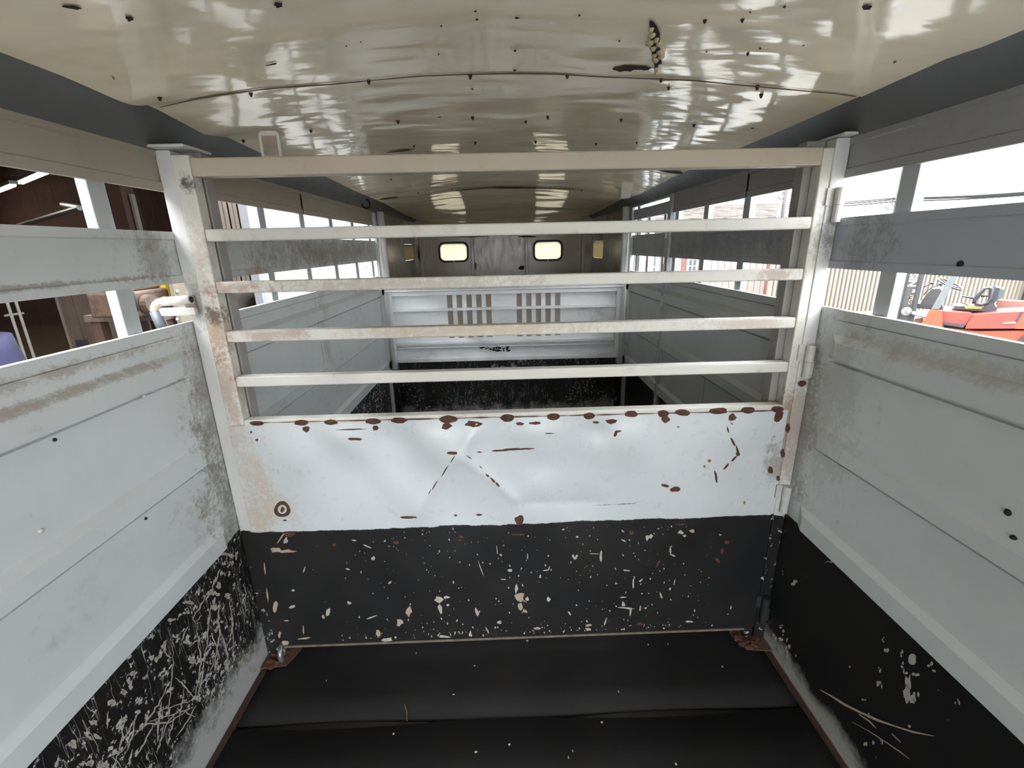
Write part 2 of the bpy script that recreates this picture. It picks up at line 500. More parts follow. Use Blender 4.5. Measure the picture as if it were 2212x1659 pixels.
def ceil_z(x, y):
    yc = [-2, 3.43, 3.8, 4.2, 4.6, 5.1]; zc = [1.83, 1.83, 1.805, 1.75, 1.672, 1.53]
    side_l = ([-2, .91, 1.02, 1.17, 1.24, 1.45, 1.56, 1.77, 2.05, 2.39, 2.75, 3.4, 5.1], [.331, .331, .3315, .324, .339, .319, .3375, .327, .333, .335, .322, .313, .258])
    side_r = ([-2, .93, 1.0, 1.21, 1.45, 1.8, 2.4, 3.04, 3.5, 5.1], [.330, .327, .333, .328, .3245, .3227, .318, .295, .305, .268])
    ym, zm = [-2, 2.5, 3.4, 5.1], [.329, .327, .308, .262]
    zcen = float(np.interp(y, yc, zc))
    mean = 1.445 + float(np.interp(y, ym, zm))
    t = abs(x) / 0.85
    s = side_l if x < 0 else side_r
    dev = 1.445 + float(np.interp(y, s[0], s[1])) - mean
    z = mean + (zcen - mean) * (1 - t * t) + dev * min(t, 1.0) ** 5
    # panel sag between the cross ribs
    z += 0.005 * math.sin(y * 2 * math.pi / 1.1 + 0.6) * (1 - min(t, 1) ** 2) + 0.0035 * math.sin(x * 9 + y * 3) * (1 - min(t, 1) ** 4)
    return z

def edge_x(y): return float(np.interp(y, [-2, 3.4, 5.1], [.85, .85, .89]))

def PC(u, v, off=0.0):
    """pixel -> point on the ceiling"""
    d = ray(u, v)
    z = 1.82
    for _ in range(30):
        p = EYE + d * ((z - EYE.z) / d.z)
        z = 0.5 * z + 0.5 * (ceil_z(p.x, p.y) - off)
    return EYE + d * ((z - EYE.z) / d.z)

def build_side(side, mat, band):
    nm = 'wall_left' if side < 0 else 'wall_right'
    lab = 'grey ribbed metal side wall with black lower band, ' + ('left of the gate' if side < 0 else 'right of the gate')
    yend = YS if side < 0 else 2.665
    root = lower_sheet(side, YB, yend).build(nm, mat)
    tag(root, lab, 'wall', kind='structure')
    rail_profile(side, YB, yend, MIDPROF).build('middle_rail', band, root)
    rail_profile(side, YB, YS, TOPPROF).build('upper_rail', m_top if side < 0 else m_top_r, root)
    # cove from the wall top up to the roof edge
    m = MB()
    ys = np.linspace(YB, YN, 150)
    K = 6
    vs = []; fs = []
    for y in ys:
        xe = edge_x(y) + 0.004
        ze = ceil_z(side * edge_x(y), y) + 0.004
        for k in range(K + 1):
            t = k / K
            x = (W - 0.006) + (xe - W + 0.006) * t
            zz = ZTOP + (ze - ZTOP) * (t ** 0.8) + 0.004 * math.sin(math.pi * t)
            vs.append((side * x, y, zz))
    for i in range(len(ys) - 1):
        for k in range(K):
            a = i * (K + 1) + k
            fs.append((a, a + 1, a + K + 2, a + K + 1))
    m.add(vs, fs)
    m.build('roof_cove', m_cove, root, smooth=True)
    # outside posts
    p0 = None
    for y in POST_Y:
        if side > 0 and 2.6 < y < 3.2: continue
        if p0 is None:
            p0 = MB().box(0, 0.025, 0, 0.05, -0.05, 1.72).build('outside_post', m_frame2, root, bevel=0.002)
            if side < 0: p0.scale = (-1, 1, 1)
            p0.location = (side * (W + 0.009), y, 0)
        else:
            clone(p0, root, (side * (W + 0.009), y, 0))
    return root

m_frame2 = painted('outside_post_paint', srgb(176, 180, 180), dirt_amt=0.3, dirt_pos=0.56)
wall_left = build_side(-1, m_wall_l, m_band)
wall_right = build_side(1, m_wall_r, m_band_r)

# panel joint lines, dirty ledge line, screw heads on the walls
for yy, z0, z1, root, s in ((2.232, ZS2B - 0.44, ZS2B, wall_left, -1), (2.232, ZS1T, ZTOP, wall_left, -1), (1.86, ZS1T, ZTOP, wall_right, 1), (2.05, 0.63, 0.83, wall_right, 1)):
    box('joint_line', m_dark, root, s * (W - 0.0065 if z1 > 1.5 else W - 0.0004), s * (W + 0.001), yy, yy + 0.0014, z0 + 0.002, z1 - 0.002)
def wall_bolt(u, v, side, root, mat, r=0.006):
    p = PX(u, v, side * W)
    MB().blob((side * (W - 0.001), p.y, p.z), 0.004, r, r).build('bolt_head', mat, root, smooth=True)
for u, v in ((87, 1147), (310, 856)): wall_bolt(u, v, -1, wall_left, m_lightmetal, 0.005)
for u, v in ((317, 840), (117, 950), (314, 1120)): wall_bolt(u, v, -1, wall_left, m_dark, 0.004)
for u, v in ((2190, 1163), (2178, 1107)): wall_bolt(u, v, 1, wall_right, m_dark, 0.007)
wall_bolt(2075, 571, 1, wall_right, m_dark, 0.008)

# ---- roof: three overlapping fibreglass sheets
ceiling = empty('ceiling')
tag(ceiling, 'glossy cream fibreglass roof lining with rust spots and cross seams', 'ceiling', kind='structure')
def roof_sheet(y0, y1, lift):
    m = MB()
    nx = 48; ny = max(8, int((y1 - y0) / 0.035))
    vs = []; fs = []
    for j in range(ny + 1):
        y = y0 + (y1 - y0) * j / ny
        xe = edge_x(y)
        for i in range(nx + 1):
            x = -xe + 2 * xe * i / nx
            vs.append((x, y, ceil_z(x, y) + lift))
    for j in range(ny):
        for i in range(nx):
            a = j * (nx + 1) + i
            fs.append((a, a + nx + 1, a + nx + 2, a + 1))
    m.add(vs, fs)
    return m.build('roof_sheet', m_ceil, ceiling, smooth=True)
def seam_y(x): return 1.214 + 0.01 * math.sin(x * 5)
roof_sheet(YB, 1.218, -0.0025)
roof_sheet(1.20, 3.44, 0.0005)
roof_sheet(3.41, YN, 0.004)
# unseen skin added above the roof to stop light leaking in
m = MB()
nx = 12
for j, y in enumerate((YB, 2.0, 3.4, YN + 0.02)):
    pass
vs = []; fs = []
yy = [YB, 1, 2, 3.4, 4.2, YN + 0.04]
for y in yy:
    for i in range(nx + 1):
        x = -0.975 + 1.95 * i / nx
        vs.append((x, y, 1.79 + 0.095 * (1 - (x / 0.975) ** 2)))
for j in range(len(yy) - 1):
    for i in range(nx):
        a = j * (nx + 1) + i
        fs.append((a, a + 1, a + nx + 2, a + nx + 1))
m.add(vs, fs)
for s in (-1, 1):
    m.box(min(s * .95, s * .975), max(s * .95, s * .975), YB, YN + 0.04, 1.70, 1.795)
m.build('added_roof_skin', m_frame2, ceiling)

def flat_decal(name, mat, pts, parent, kind=None):
    m = MB(); n = len(pts)
    c = sum((Vector(p) for p in pts), Vector()) / n
    m.add([c] + [Vector(p) for p in pts], [(0, i + 1, (i + 1) % n + 1) for i in range(n)])
    return m.build(name, mat, parent, kind=kind)
def irregular(cx, cy, w, h, ang=0.0, n=11, jit=0.28, rnd=random):
    out = []
    for i in range(n):
        t = 2 * math.pi * i / n
        k = 1 + rnd.uniform(-jit, jit)
        x = 0.5 * w * math.cos(t) * k; y = 0.5 * h * math.sin(t) * k
        out.append((cx + x * math.cos(ang) - y * math.sin(ang), cy + x * math.sin(ang) + y * math.cos(ang)))
    return out
# seam rust line
for pix, wd in (([(345, 232), (420, 215), (480, 205), (560, 194), (640, 187), (720, 182), (800, 174), (900, 165), (1000, 161), (1100, 159), (1200, 160), (1300, 166), (1400, 170), (1500, 174), (1600, 184), (1700, 193), (1800, 202), (1850, 209)], 1.5),
                ([(985, 412), (1030, 408), (1080, 405), (1130, 406), (1190, 408), (1240, 408)], 1.2)):
    m = MB()
    L = []
    for i, (u, v) in enumerate(pix):
        w = wd * random.uniform(0.6, 1.15)
        L.append((PC(u, v - w, 0.0045), PC(u, v + w, 0.0045)))
    vs = [q for ab in L for q in ab]
    m.add(vs, [(2 * i, 2 * i + 1, 2 * i + 3, 2 * i + 2) for i in range(len(L) - 1)])
    m.build('seam_sealant', simple('brown_sealant', srgb(124, 98, 70), 0.8, 0.3, 40), ceiling)
# screws
def c2(x, y): return 740 + x / 2.962, y / 2.962
def c1(x, y): return x / 2.962, y / 2.962
def c3(x, y): return 1472 + x / 2.962, y / 2.962
screws = [c2(*p) for p in ((168, 528), (817, 495), (1438, 490), (2037, 517), (2085, 570), (355, 782), (832, 758), (1313, 755), (1783, 772), (850, 917), (457, 940), (1235, 912), (1622, 925), (1882, 918), (310, 1150), (700, 1212), (1330, 1206), (1530, 1220), (485, 1237))]
screws += [c1(*p) for p in ((1605, 608), (1990, 842), (1557, 906), (1022, 632))] + [c3(*p) for p in ((485, 564), (510, 617), (80, 806), (425, 345), (390, 130), (150, 135))]
s0 = None
for u, v in screws:
    p = PC(u, v, 0.004)
    if s0 is None:
        mm = MB()
        mm.tube([(0, 0, 0.006), (0, 0, 0.0), (0, 0, -0.004)], 0.0055, 8, True, 0.002)
        s0 = mm.build('screw', m_rustd, ceiling, smooth=True)
        s0.location = p
    else:
        clone(s0, ceiling, p, scale=[random.uniform(0.75, 1.2)] * 3)
# rust holes, cracks and specks on the lining
def ceil_patch(u, v, w, h, ang=0.0, mat=None, n=13, jit=0.3, name='rust_spot'):
    flat_decal(name, mat or m_hole, [PC(a, b, 0.0045) for a, b in irregular(u, v, w, h, ang, n, jit)], ceiling)
for (x, y, w, h, a, f) in ((460, 48, 120, 26, .12, c1), (830, 120, 50, 30, .1, c1), (1782, 33, 55, 34, .1, c1), (1740, 413, 90, 10, -.2, c1), (725, 498, 30, 8, .9, c1),
                           (1185, 50, 62, 30, -.15, c3), (1800, 440, 130, 40, 0, c2), (1920, 436, 110, 24, .05, c2), (360, 967, 210, 9, -.12, c2), (1080, 1203, 330, 9, 0, c2),
                           (2100, 1100, 130, 20, .15, c2), (300, 1270, 110, 9, -.1, c2), (1115, 115, 34, 12, 0, c2), (1172, 780, 16, 26, .4, c2), (1103, 325, 14, 18, 0, c2), (830, 570, 14, 12, 0, c2),
                           (620, 750, 18, 10, 0, c2), (1100, 450, 20, 12, 0, c2), (615, 347, 14, 10, .5, c2), (850, 73, 18, 12, 0, c2), (860, 125, 20, 14, 0, c2), (630, 168, 14, 12, 0, c2), (25, 295, 14, 8, 1, c2), (117, 268, 14, 8, .8, c2),
                           (1515, 98, 20, 12, -.5, c2), (1770, 262, 18, 10, -.3, c2), (660, 45, 22, 14, -.4, c3), (503, 310, 18, 12, -.4, c3), (440, 78, 14, 12, 0, c3), (160, 332, 14, 10, 0, c3), (780, 292, 18, 8, -.4, c3), (1365, 398, 26, 8, -.5, c3), (455, 820, 26, 8, 0, c3)):
    u, v = f(x, y)
    ceil_patch(u, v, w / 2.962, h / 2.962, a)
ceil_patch(*c2(1890, 432), 150 / 2.962, 26 / 2.962, 0.03)
# torn hole with foam
tear = [(1965, 128), (1990, 140), (2010, 165), (2030, 210), (2032, 250), (2022, 290), (2040, 330), (2050, 350), (2038, 385), (2045, 408), (2020, 415), (2012, 470), (1998, 470), (1995, 420), (1985, 380), (1980, 340), (1975, 290), (1968, 240), (1972, 200), (1962, 160)]
flat_decal('torn_hole', m_hole, [PC(*c2(x, y), 0.0046) for x, y in tear], ceiling)
for x, y, r in ((1980, 215, 20), (1968, 262, 24), (1988, 300, 18), (2035, 325, 24), (2010, 240, 16), (2005, 372, 20), (2040, 350, 18), (1975, 175, 14), (1995, 345, 15), (2022, 270, 14), (2006, 430, 12), (2008, 455, 10)):
    p = PC(*c2(x, y), 0.002)
    q = PC(*c2(x + r, y), 0.002)
    R = (q - p).length
    MB().blob((p.x, p.y, p.z), R * 1.25, R * 2.0, 0.008, jit=0.15).build('foam_lump', m_foam, ceiling, smooth=True)
# small fittings under the roof: ring on the left cove, block on the right
pr = PX(790, 440, -0.885)
MB().torus(pr, (0.3, 1, 0.2), 0.028, 0.006, 16, 6).build('tie_ring', m_dark, ceiling, smooth=True)
pb = PY(1350, 421, 3.0)
box('roof_block', m_lightmetal, ceiling, pb.x - 0.03, pb.x + 0.03, 2.98, 3.03, pb.z - 0.018, pb.z + 0.06, bevel=0.004)

# ---- floor, mats
floor = box('floor', simple('steel_floor', srgb(44, 38, 34), 0.8, 0.25, 12), None, -W + .0005, W - .0005, YB, YS + 0.01, -0.05, -0.012)
tag(floor, 'rusty steel trailer floor under the rubber mats', 'floor', kind='structure')
def mat_mesh(x0, x1, y0, y1, z1, seed, curl):
    rnd = random.Random(seed)
    m = MB(); nx, ny = 40, 24
    def top(x, y):
        z = z1 + 0.0025 * math.sin(x * 7 + seed) * math.sin(y * 9)
        if curl: z += 0.0015 * math.exp(-((y - y0) / 0.05) ** 2) * (0.5 + 0.5 * math.sin(x * 3 + 1))
        return z
    def g(i, j):
        x = x0 + (x1 - x0) * i / nx; y = y0 + (y1 - y0) * j / ny
        if j in (0, ny): y += 0.008 * math.sin(x * 6 + seed)
        return x, y
    vs = []; fs = []
    for j in range(ny + 1):
        for i in range(nx + 1):
            x, y = g(i, j); vs.append((x, y, top(x, y)))
    for j in range(ny):
        for i in range(nx):
            a = j * (nx + 1) + i
            fs.append((a, a + 1, a + nx + 2, a + nx + 1))
    o = len(vs)
    rim = [j * 0 + i for i in range(nx + 1)] + [(j) * (nx + 1) + nx for j in range(1, ny + 1)] + [ny * (nx + 1) + i for i in range(nx - 1, -1, -1)] + [j * (nx + 1) for j in range(ny - 1, 0, -1)]
    for r in rim:
        vs.append((vs[r][0], vs[r][1], -0.012))
    n = len(rim)
    for k in range(n):
        fs.append((rim[k], o + k, o + (k + 1) % n, rim[(k + 1) % n]))
    m.add(vs, fs)
    return m
mat1 = mat_mesh(-0.905, 0.905, YB + 0.01, 1.066, 0.006, 2, False).build('rubber_mat', m_rubber, smooth=True)
tag(mat1, 'black rubber floor mat nearest the camera, in front of the mat seam', 'mat', 'rubber floor mats')
mat2 = mat_mesh(-0.905, 0.905, 1.084, YS - 0.02, 0.0, 5, True).build('rubber_mat', m_rubber, smooth=True)
tag(mat2, 'black dusty rubber floor mat running under the gate', 'mat', 'rubber floor mats')
# rusty floor edge strips along the walls
for s, r in ((-1, wall_left), (1, wall_right)):
    box('floor_edge_angle', m_rustd, r, s * (W - 0.004), s * (W - 0.024), YB, YS, -0.012, 0.004)
# straw stalk on the mat, specks
a = PZ(874, 1522, 0.008); b = PZ(879, 1557, 0.014)
st = MB().tube([a, (a + b) / 2 + Vector((0.004, 0, 0.001)), b], 0.0022, 6, True, 0.0012).build('straw_stalk', simple('straw', srgb(150, 100, 52), 0.8))
tag(st, 'short orange straw stalk lying on the black mat by the seam', 'straw')
m = MB()
for u, v in ((1237, 1622), (1100, 1608), (1228, 1636), (1028, 1624), (1139, 1384), (899, 1411), (1336, 1494), (1443, 1391), (1025, 1438), (1400, 1392), (705, 1470), (1560, 1440), (980, 1500), (1300, 1560), (1460, 1650), (850, 1585)):
    p = PZ(u, v, 0.0105)
    m.blob((p.x, p.y, p.z), random.uniform(.002, .005), random.uniform(.002, .005), 0.002, 6, 4, 0.2)
tag(m.build('crumbs', m_chip_tan), 'tiny pale crumbs of dirt scattered on the black mats', 'debris', kind='stuff')

# ================================================================== DIVIDER FRAME (fixed posts) and far posts
GY = 1.335
def gy(x): return GY + 0.0058 * x
def fixed_post(nm, s, lab):
    r = MB()
    x0, x1 = s * 0.9285, s * 0.889
    r.box(min(x0, x1), max(x0, x1), GY + 0.002, GY + 0.045, 0.0, ZTOP + 0.002)
    root = r.build(nm, m_frame, bevel=0.003)
    tag(root, lab, 'post', kind='structure')
    # deeper rib of the wall behind the gate
    box('wall_rib', m_rib, root, s * 0.9285, s * 0.838, GY + 0.048, GY + 0.092, 0.0, ZTOP + 0.004, bevel=0.003)
    box('wall_rib', m_rib, root, s * 0.9285, s * 0.905, GY + 0.0925, GY + 0.165, 0.0, ZTOP + 0.002, bevel=0.003)
    # flange plate at the roof, base plate at the floor
    m = MB()
    xf = .83 if s < 0 else .885
    m.box(min(s * .94, s * xf), max(s * .94, s * xf), GY - 0.03, GY + 0.09, ZTOP + 0.003, ZTOP + 0.010)
    m.build('flange_plate', m_frame, root, bevel=0.002)
    m = MB()
    pts = [(s * .928, GY - 0.055), (s * .84, GY - 0.045), (s * .815, GY + 0.02), (s * .82, GY + 0.09), (s * .928, GY + 0.1)]
    m.prism([(x, y, 0.008) for x, y in pts], (0, 0, 0.006))
    m.build('base_plate', m_rust, root)
    return root
trim_l = fixed_post('trim_1', -1, 'pale grey fixed frame post left of the gate, black at its foot')
trim_r = fixed_post('trim_2', 1, 'pale grey fixed frame post on the hinge side, right of the gate')
MB().torus((-0.868, GY - 0.008, 0.035), (1, 0.25, 0), 0.026, 0.009, 18, 8).build('pivot_eye', m_steel, trim_l, smooth=True)
m = MB().box(0.853, 0.885, GY + 0.006, GY + 0.04, 0.008, 0.052)
m.build('pivot_foot', painted('chipped_foot', srgb(120, 116, 108), black_below=2.0, chips=0.55), trim_r, bevel=0.003)
m = MB()
for i in range(7):
    m.blob((0.86 + random.uniform(-.03, .035), GY - 0.02 + random.uniform(-.025, .03), 0.014), random.uniform(.012, .022), random.uniform(.012, .02), random.uniform(.006, .012), 7, 5, 0.25)
m.build('rust_scale', m_rust, trim_r, kind='stuff')
m = MB()
for i in range(7):
    m.blob((-0.88 + random.uniform(-.03, .03), GY - 0.02 + random.uniform(-.025, .03), 0.014), random.uniform(.01, .02), random.uniform(.01, .02), random.uniform(.004, .009), 7, 5, 0.25)
m.build('rust_scale', m_rust, trim_l, kind='stuff')

for nm, s, lab in (('trim_3', -1, 'slim corner post at the far left end of the stock area'), ('trim_4', 1, 'slim corner post at the far right end of the stock area')):
    x = s * 0.885
    r = MB().tube([(x, YS - 0.03, 0.0), (x, YS - 0.03, 1.70)], 0.026, 14).build(nm, m_frame, smooth=True)
    tag(r, lab, 'post', kind='structure')
    box('corner_angle', m_band, r, s * 0.9285, s * 0.912, YS - 0.09, YS - 0.01, 0.0, 1.69)

# ================================================================== GATE
gate = empty('swing_gate', (0, GY, 0.05))
tag(gate, 'white tube swing gate with dented steel sheet, black below', 'gate')
def gpart(mb, name, mat, **k):
    o = mb.build(name, mat, gate, **k)
    o.matrix_parent_inverse = Matrix.Translation((0, -GY, -0.05))
    return o
def gbox(x0, x1, z0, z1, dy0=0.0, dy1=0.038):
    m = MB()
    vs = [(x0, gy(x0) + dy0, z0), (x1, gy(x1) + dy0, z0), (x1, gy(x1) + dy1, z0), (x0, gy(x0) + dy1, z0)]
    m.add(vs + [(a, b, z1) for a, b, _ in vs], [(0, 3, 2, 1), (4, 5, 6, 7), (0, 1, 5, 4), (1, 2, 6, 5), (2, 3, 7, 6), (3, 0, 4, 7)])
    return m
XL0, XL1, XR0, XR1 = -0.887, -0.838, 0.8615, 0.908
gpart(gbox(XL0, XL1, 0.06, 1.694, 0.0, 0.042), 'latch_stile', m_gate, bevel=0.004)
gpart(gbox(XR0 - 0.002, XR1 - 0.018, 0.06, 1.684, 0.0, 0.042), 'hinge_stile', m_gate, bevel=0.004)
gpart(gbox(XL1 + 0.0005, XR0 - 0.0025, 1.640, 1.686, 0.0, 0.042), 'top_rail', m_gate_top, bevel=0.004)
for zt in (1.508, 1.366, 1.2235, 1.085):
    gpart(gbox(XL1 + 0.0005, XR0 - 0.0025, zt - 0.033, zt, 0.002, 0.035), 'cross_bar', m_gate, bevel=0.004)
gpart(gbox(XL1 + 0.0005, XR0 - 0.0025, 0.914, 0.946, -0.002, 0.034), 'sheet_rail', m_gate, bevel=0.004)

def ln(px, pz, ax, az, bx, bz):
    dx, dz = bx - ax, bz - az
    t = max(0, min(1, ((px - ax) * dx + (pz - az) * dz) / (dx * dx + dz * dz)))
    return math.hypot(px - ax - t * dx, pz - az - t * dz)
def g_pt(u, v):
    p = PY(u, v, GY)
    return p.x, p.z
cr1 = g_pt(1010, 945) + g_pt(900, 1105)
cr2 = g_pt(1000, 985) + g_pt(1118, 1080)
cr3 = g_pt(1125, 1085) + g_pt(1290, 1085)
cr4 = g_pt(1028, 920) + g_pt(1000, 985)
dents = [(g_pt(790, 1010), .055, -.006), (g_pt(1165, 1030), .05, .007), (g_pt(1250, 1000), .06, -.005), (g_pt(640, 985), .05, .004), (g_pt(950, 960), .05, .006), (g_pt(1290, 900 + 30), .035, -.007),
         (g_pt(1160, 945), .06, .007), (g_pt(740, 940), .06, .005), (g_pt(1400, 1000), .09, .004), (g_pt(1370, 950), .05, .005), (g_pt(1600, 940), .05, .004), (g_pt(820, 1090), .08, .004), (g_pt(860, 935), .04, -.005), (g_pt(1170, 1010), .03, -.004)]
def dent(x, z):
    d = 0.0
    for (c, s, a) in dents:
        d += 1.5 * a * math.exp(-((x - c[0]) ** 2 + (z - c[1]) ** 2) / (2 * s * s))
    for cr, a in ((cr1, .007), (cr2, .007), (cr3, -.005), (cr4, .006)):
        d += 1.4 * a * math.exp(-ln(x, z, *cr) / 0.022)
    d += 0.0025 * math.sin(x * 11 + 1.3) * math.sin(z * 13 + .4) + 0.0015 * math.sin(x * 23) * math.cos(z * 19 + x * 5)
    ex = max(0, min(1, (x - XL0 - 0.01) / 0.07)) * max(0, min(1, (0.872 - x) / 0.07)) * max(0, min(1, (0.93 - z) / 0.05)) * max(0, min(1, (z - 0.07) / 0.12))
    return d * ex
SX0, SX1, SZ0, SZ1 = -0.8865, 0.878, 0.0575, 0.929
m = MB()
nx, nz = 170, 84
vs = []; fs = []
for j in range(nz + 1):
    z = SZ0 + (SZ1 - SZ0) * j / nz
    for i in range(nx + 1):
        x = SX0 + (SX1 - SX0) * i / nx
        vs.append((x, gy(x) - 0.003 - dent(x, z), z))
for j in range(nz):
    for i in range(nx):
        a = j * (nx + 1) + i
        fs.append((a, a + 1, a + nx + 2, a + nx + 1))
m.add(vs, fs)
sheet = gpart(m, 'steel_sheet', m_gate_panel, smooth=True)
gpart(gbox(SX0 + 0.03, SX1 - 0.03, 0.0535, 0.0625, -0.0045, 0.02), 'bottom_lip', simple('worn_lip', srgb(120, 110, 96), 0.7, 0.25, 40))

def gs(u, v, off=0.0006):
    """pixel -> point just proud of the dented gate sheet"""
    p = PY(u, v, GY)
    for _ in range(3):
        p = PY(u, v, gy(p.x) - 0.003 - dent(p.x, p.z) - off)
    return p
def k3(x, y): return 460 + x / 2.765, 840 + y / 2.765
def k4(x, y): return 1080 + x / 2.765, 840 + y / 2.765
def gate_patch(f, x, y, w, h, ang=0.0, mat=None, name='rust_patch', n=12, jit=0.22):
    u, v = f(x, y)
    pts = [gs(a, b) for a, b in irregular(u, v, w / 2.765, h / 2.765, ang, n, jit)]
    mb = MB()
    c = gs(u, v)
    mb.add([c] + pts, [(0, i + 1, (i + 1) % n + 1) for i in range(n)])
    return gpart(mb, name, mat or m_rust)
# weld beads where the sheet meets its rail
for f, L in ((k3, ((262, 204, 80, 24), (527, 200, 76, 32), (704, 198, 76, 30), (958, 192, 84, 34), (1110, 186, 88, 32), (1405, 180, 96, 44), (1760, 172, 70, 42))),
             (k4, ((45, 172, 76, 42), (320, 165, 70, 36), (533, 160, 62, 36), (785, 148, 70, 36), (975, 146, 62, 42), (1092, 140, 84, 36), (1305, 130, 95, 36), (1483, 125, 70, 36), (1655, 120, 70, 36)))):
    for x, y, w, h in L:
        u, v = f(x, y)
        a = gs(u - w / 5.53, v); b = gs(u + w / 5.53, v)
        hw = (b - a).length / 2
        c = (a + b) / 2
        gate_patch(f, x, y + 2, w * 1.12, h * 1.1, 0, m_rust, 'rust_patch', 12, 0.12)
        mb = MB()
        mb.blob((c.x, c.y + 0.001, c.z), hw * 0.72, 0.006, 0.0052, 10, 6, 0.08)
        gpart(mb, 'weld_bead', m_rust, smooth=True)
# rust line along the seam
m = MB(); L = []
for i in range(61):
    t = i / 60
    u = 545 + (1685 - 545) * t; v = (913 + (886 - 913) * t) + 1.0
    w = random.uniform(0.2, 1.6)
    L.append((gs(u, v - w, 0.0035), gs(u, v + w, 0.0035)))
m.add([q for ab in L for q in ab], [(2 * i, 2 * i + 1, 2 * i + 3, 2 * i + 2) for i in range(60)])
gpart(m, 'rust_line', m_rust)
R3 = [(555, 240, 50, 35, 0), (970, 235, 35, 30, 0), (830, 242, 180, 8, -.03), (850, 300, 95, 18, 0), (1395, 222, 60, 44, 0), (1555, 208, 100, 36, 0), (1430, 383, 60, 20, 0), (1590, 377, 30, 8, 0), (1720, 368, 110, 12, -.05), (1790, 360, 90, 13, -.02),
      (1165, 767, 115, 16, 0), (1590, 752, 40, 12, 0), (1450, 755, 20, 10, 0), (228, 258, 14, 14, 0), (262, 306, 18, 18, 0), (430, 785, 25, 12, 0), (455, 868, 70, 30, 0), (725, 933, 28, 18, 0), (1093, 918, 38, 22, 0), (1483, 883, 30, 14, 0), (1478, 904, 24, 14, 0),
      (1432, 420, 6, 60, .55), (1385, 490, 8, 80, .55), (1325, 575, 7, 70, .5), (1295, 615, 6, 30, .5), (1530, 408, 40, 7, .6), (1640, 518, 28, 12, .6), (1672, 545, 40, 14, .8), (1700, 572, 34, 14, .9), (1600, 468, 24, 5, .75), (414, 722, 24, 36, .3)]
R4 = [(120, 208, 45, 18, .1), (212, 205, 70, 17, 0), (575, 200, 40, 14, 0), (665, 195, 75, 30, 0), (990, 180, 48, 44, .3), (1387, 170, 48, 42, 0), (295, 266, 60, 6, 0), (80, 362, 130, 10, -.02), (160, 358, 90, 10, -.02), (690, 268, 20, 36, .4), (706, 254, 36, 12, -.1), (1665, 165, 56, 70, .4), (1690, 385, 28, 46, 0), (1617, 485, 32, 46, 0), (1660, 535, 24, 34, 0),
      (1718, 235, 30, 50, .1), (1362, 245, 10, 40, -.3), (1392, 318, 13, 62, -.45), (1418, 365, 14, 54, -.3), (1422, 390, 26, 24, 0), (1398, 418, 13, 50, .8), (1350, 465, 14, 50, .65), (1290, 525, 14, 76, -.15), (985, 578, 50, 20, .1), (1045, 600, 64, 28, -.05), (116, 785, 58, 62, 0), (110, 870, 70, 14, 0), (1080, 810, 70, 12, 0), (785, 860, 28, 26, 0), (1355, 917, 30, 22, 0), (1327, 965, 18, 36, .1), (1300, 1025, 42, 18, .7),
      (945, 1045, 14, 46, .5), (840, 1405, 42, 18, 0), (1385, 208, 20, 8, .6)]
for x, y, w, h, a in R3: gate_patch(k3, x, y, w, h, a)
for x, y, w, h, a in R4: gate_patch(k4, x, y, w, h, a)
m_ochre = simple('ochre_stain', srgb(150, 118, 62), 0.7)
for x, y, w, h in ((1250, 430, 22, 22), (1222, 463, 14, 14), (1460, 680, 15, 18), (1065, 228, 18, 10)): gate_patch(k4, x, y, w, h, 0, m_ochre, 'ochre_spot')
# rust ring
u, v = k3(414, 720)
m = MB(); n = 28
ro, ri = 49 / 2.765, 27 / 2.765
vs = []
for i in range(n):
    t = 2 * math.pi * i / n
    k = 1 + 0.06 * math.sin(3 * t)
    vs.append(gs(u + ro * k * math.cos(t), v + ro * 0.97 * k * math.sin(t))); vs.append(gs(u + ri * math.cos(t), v + ri * math.sin(t)))
m.add(vs, [(2 * i, 2 * i + 1, (2 * i + 3) % (2 * n), (2 * i + 2) % (2 * n)) for i in range(n)])
gpart(m, 'rust_ring', m_rust)
# dark scuff
m = MB(); L = []
for i in range(31):
    t = i / 30
    x = 550 + 330 * t; y = 696 - 14 * t - 26 * max(0, t - .75) * 4 * .9
    w = random.uniform(.2, 2.2) * math.sin(math.pi * min(1, max(0.02, t)))
    a, b = k4(x, y - w); c, d = k4(x, y + w)
    L.append((gs(a, b), gs(c, d)))
m.add([q for ab in L for q in ab], [(2 * i, 2 * i + 1, 2 * i + 3, 2 * i + 2) for i in range(30)])
gpart(m, 'dark_scuff', m_dark)
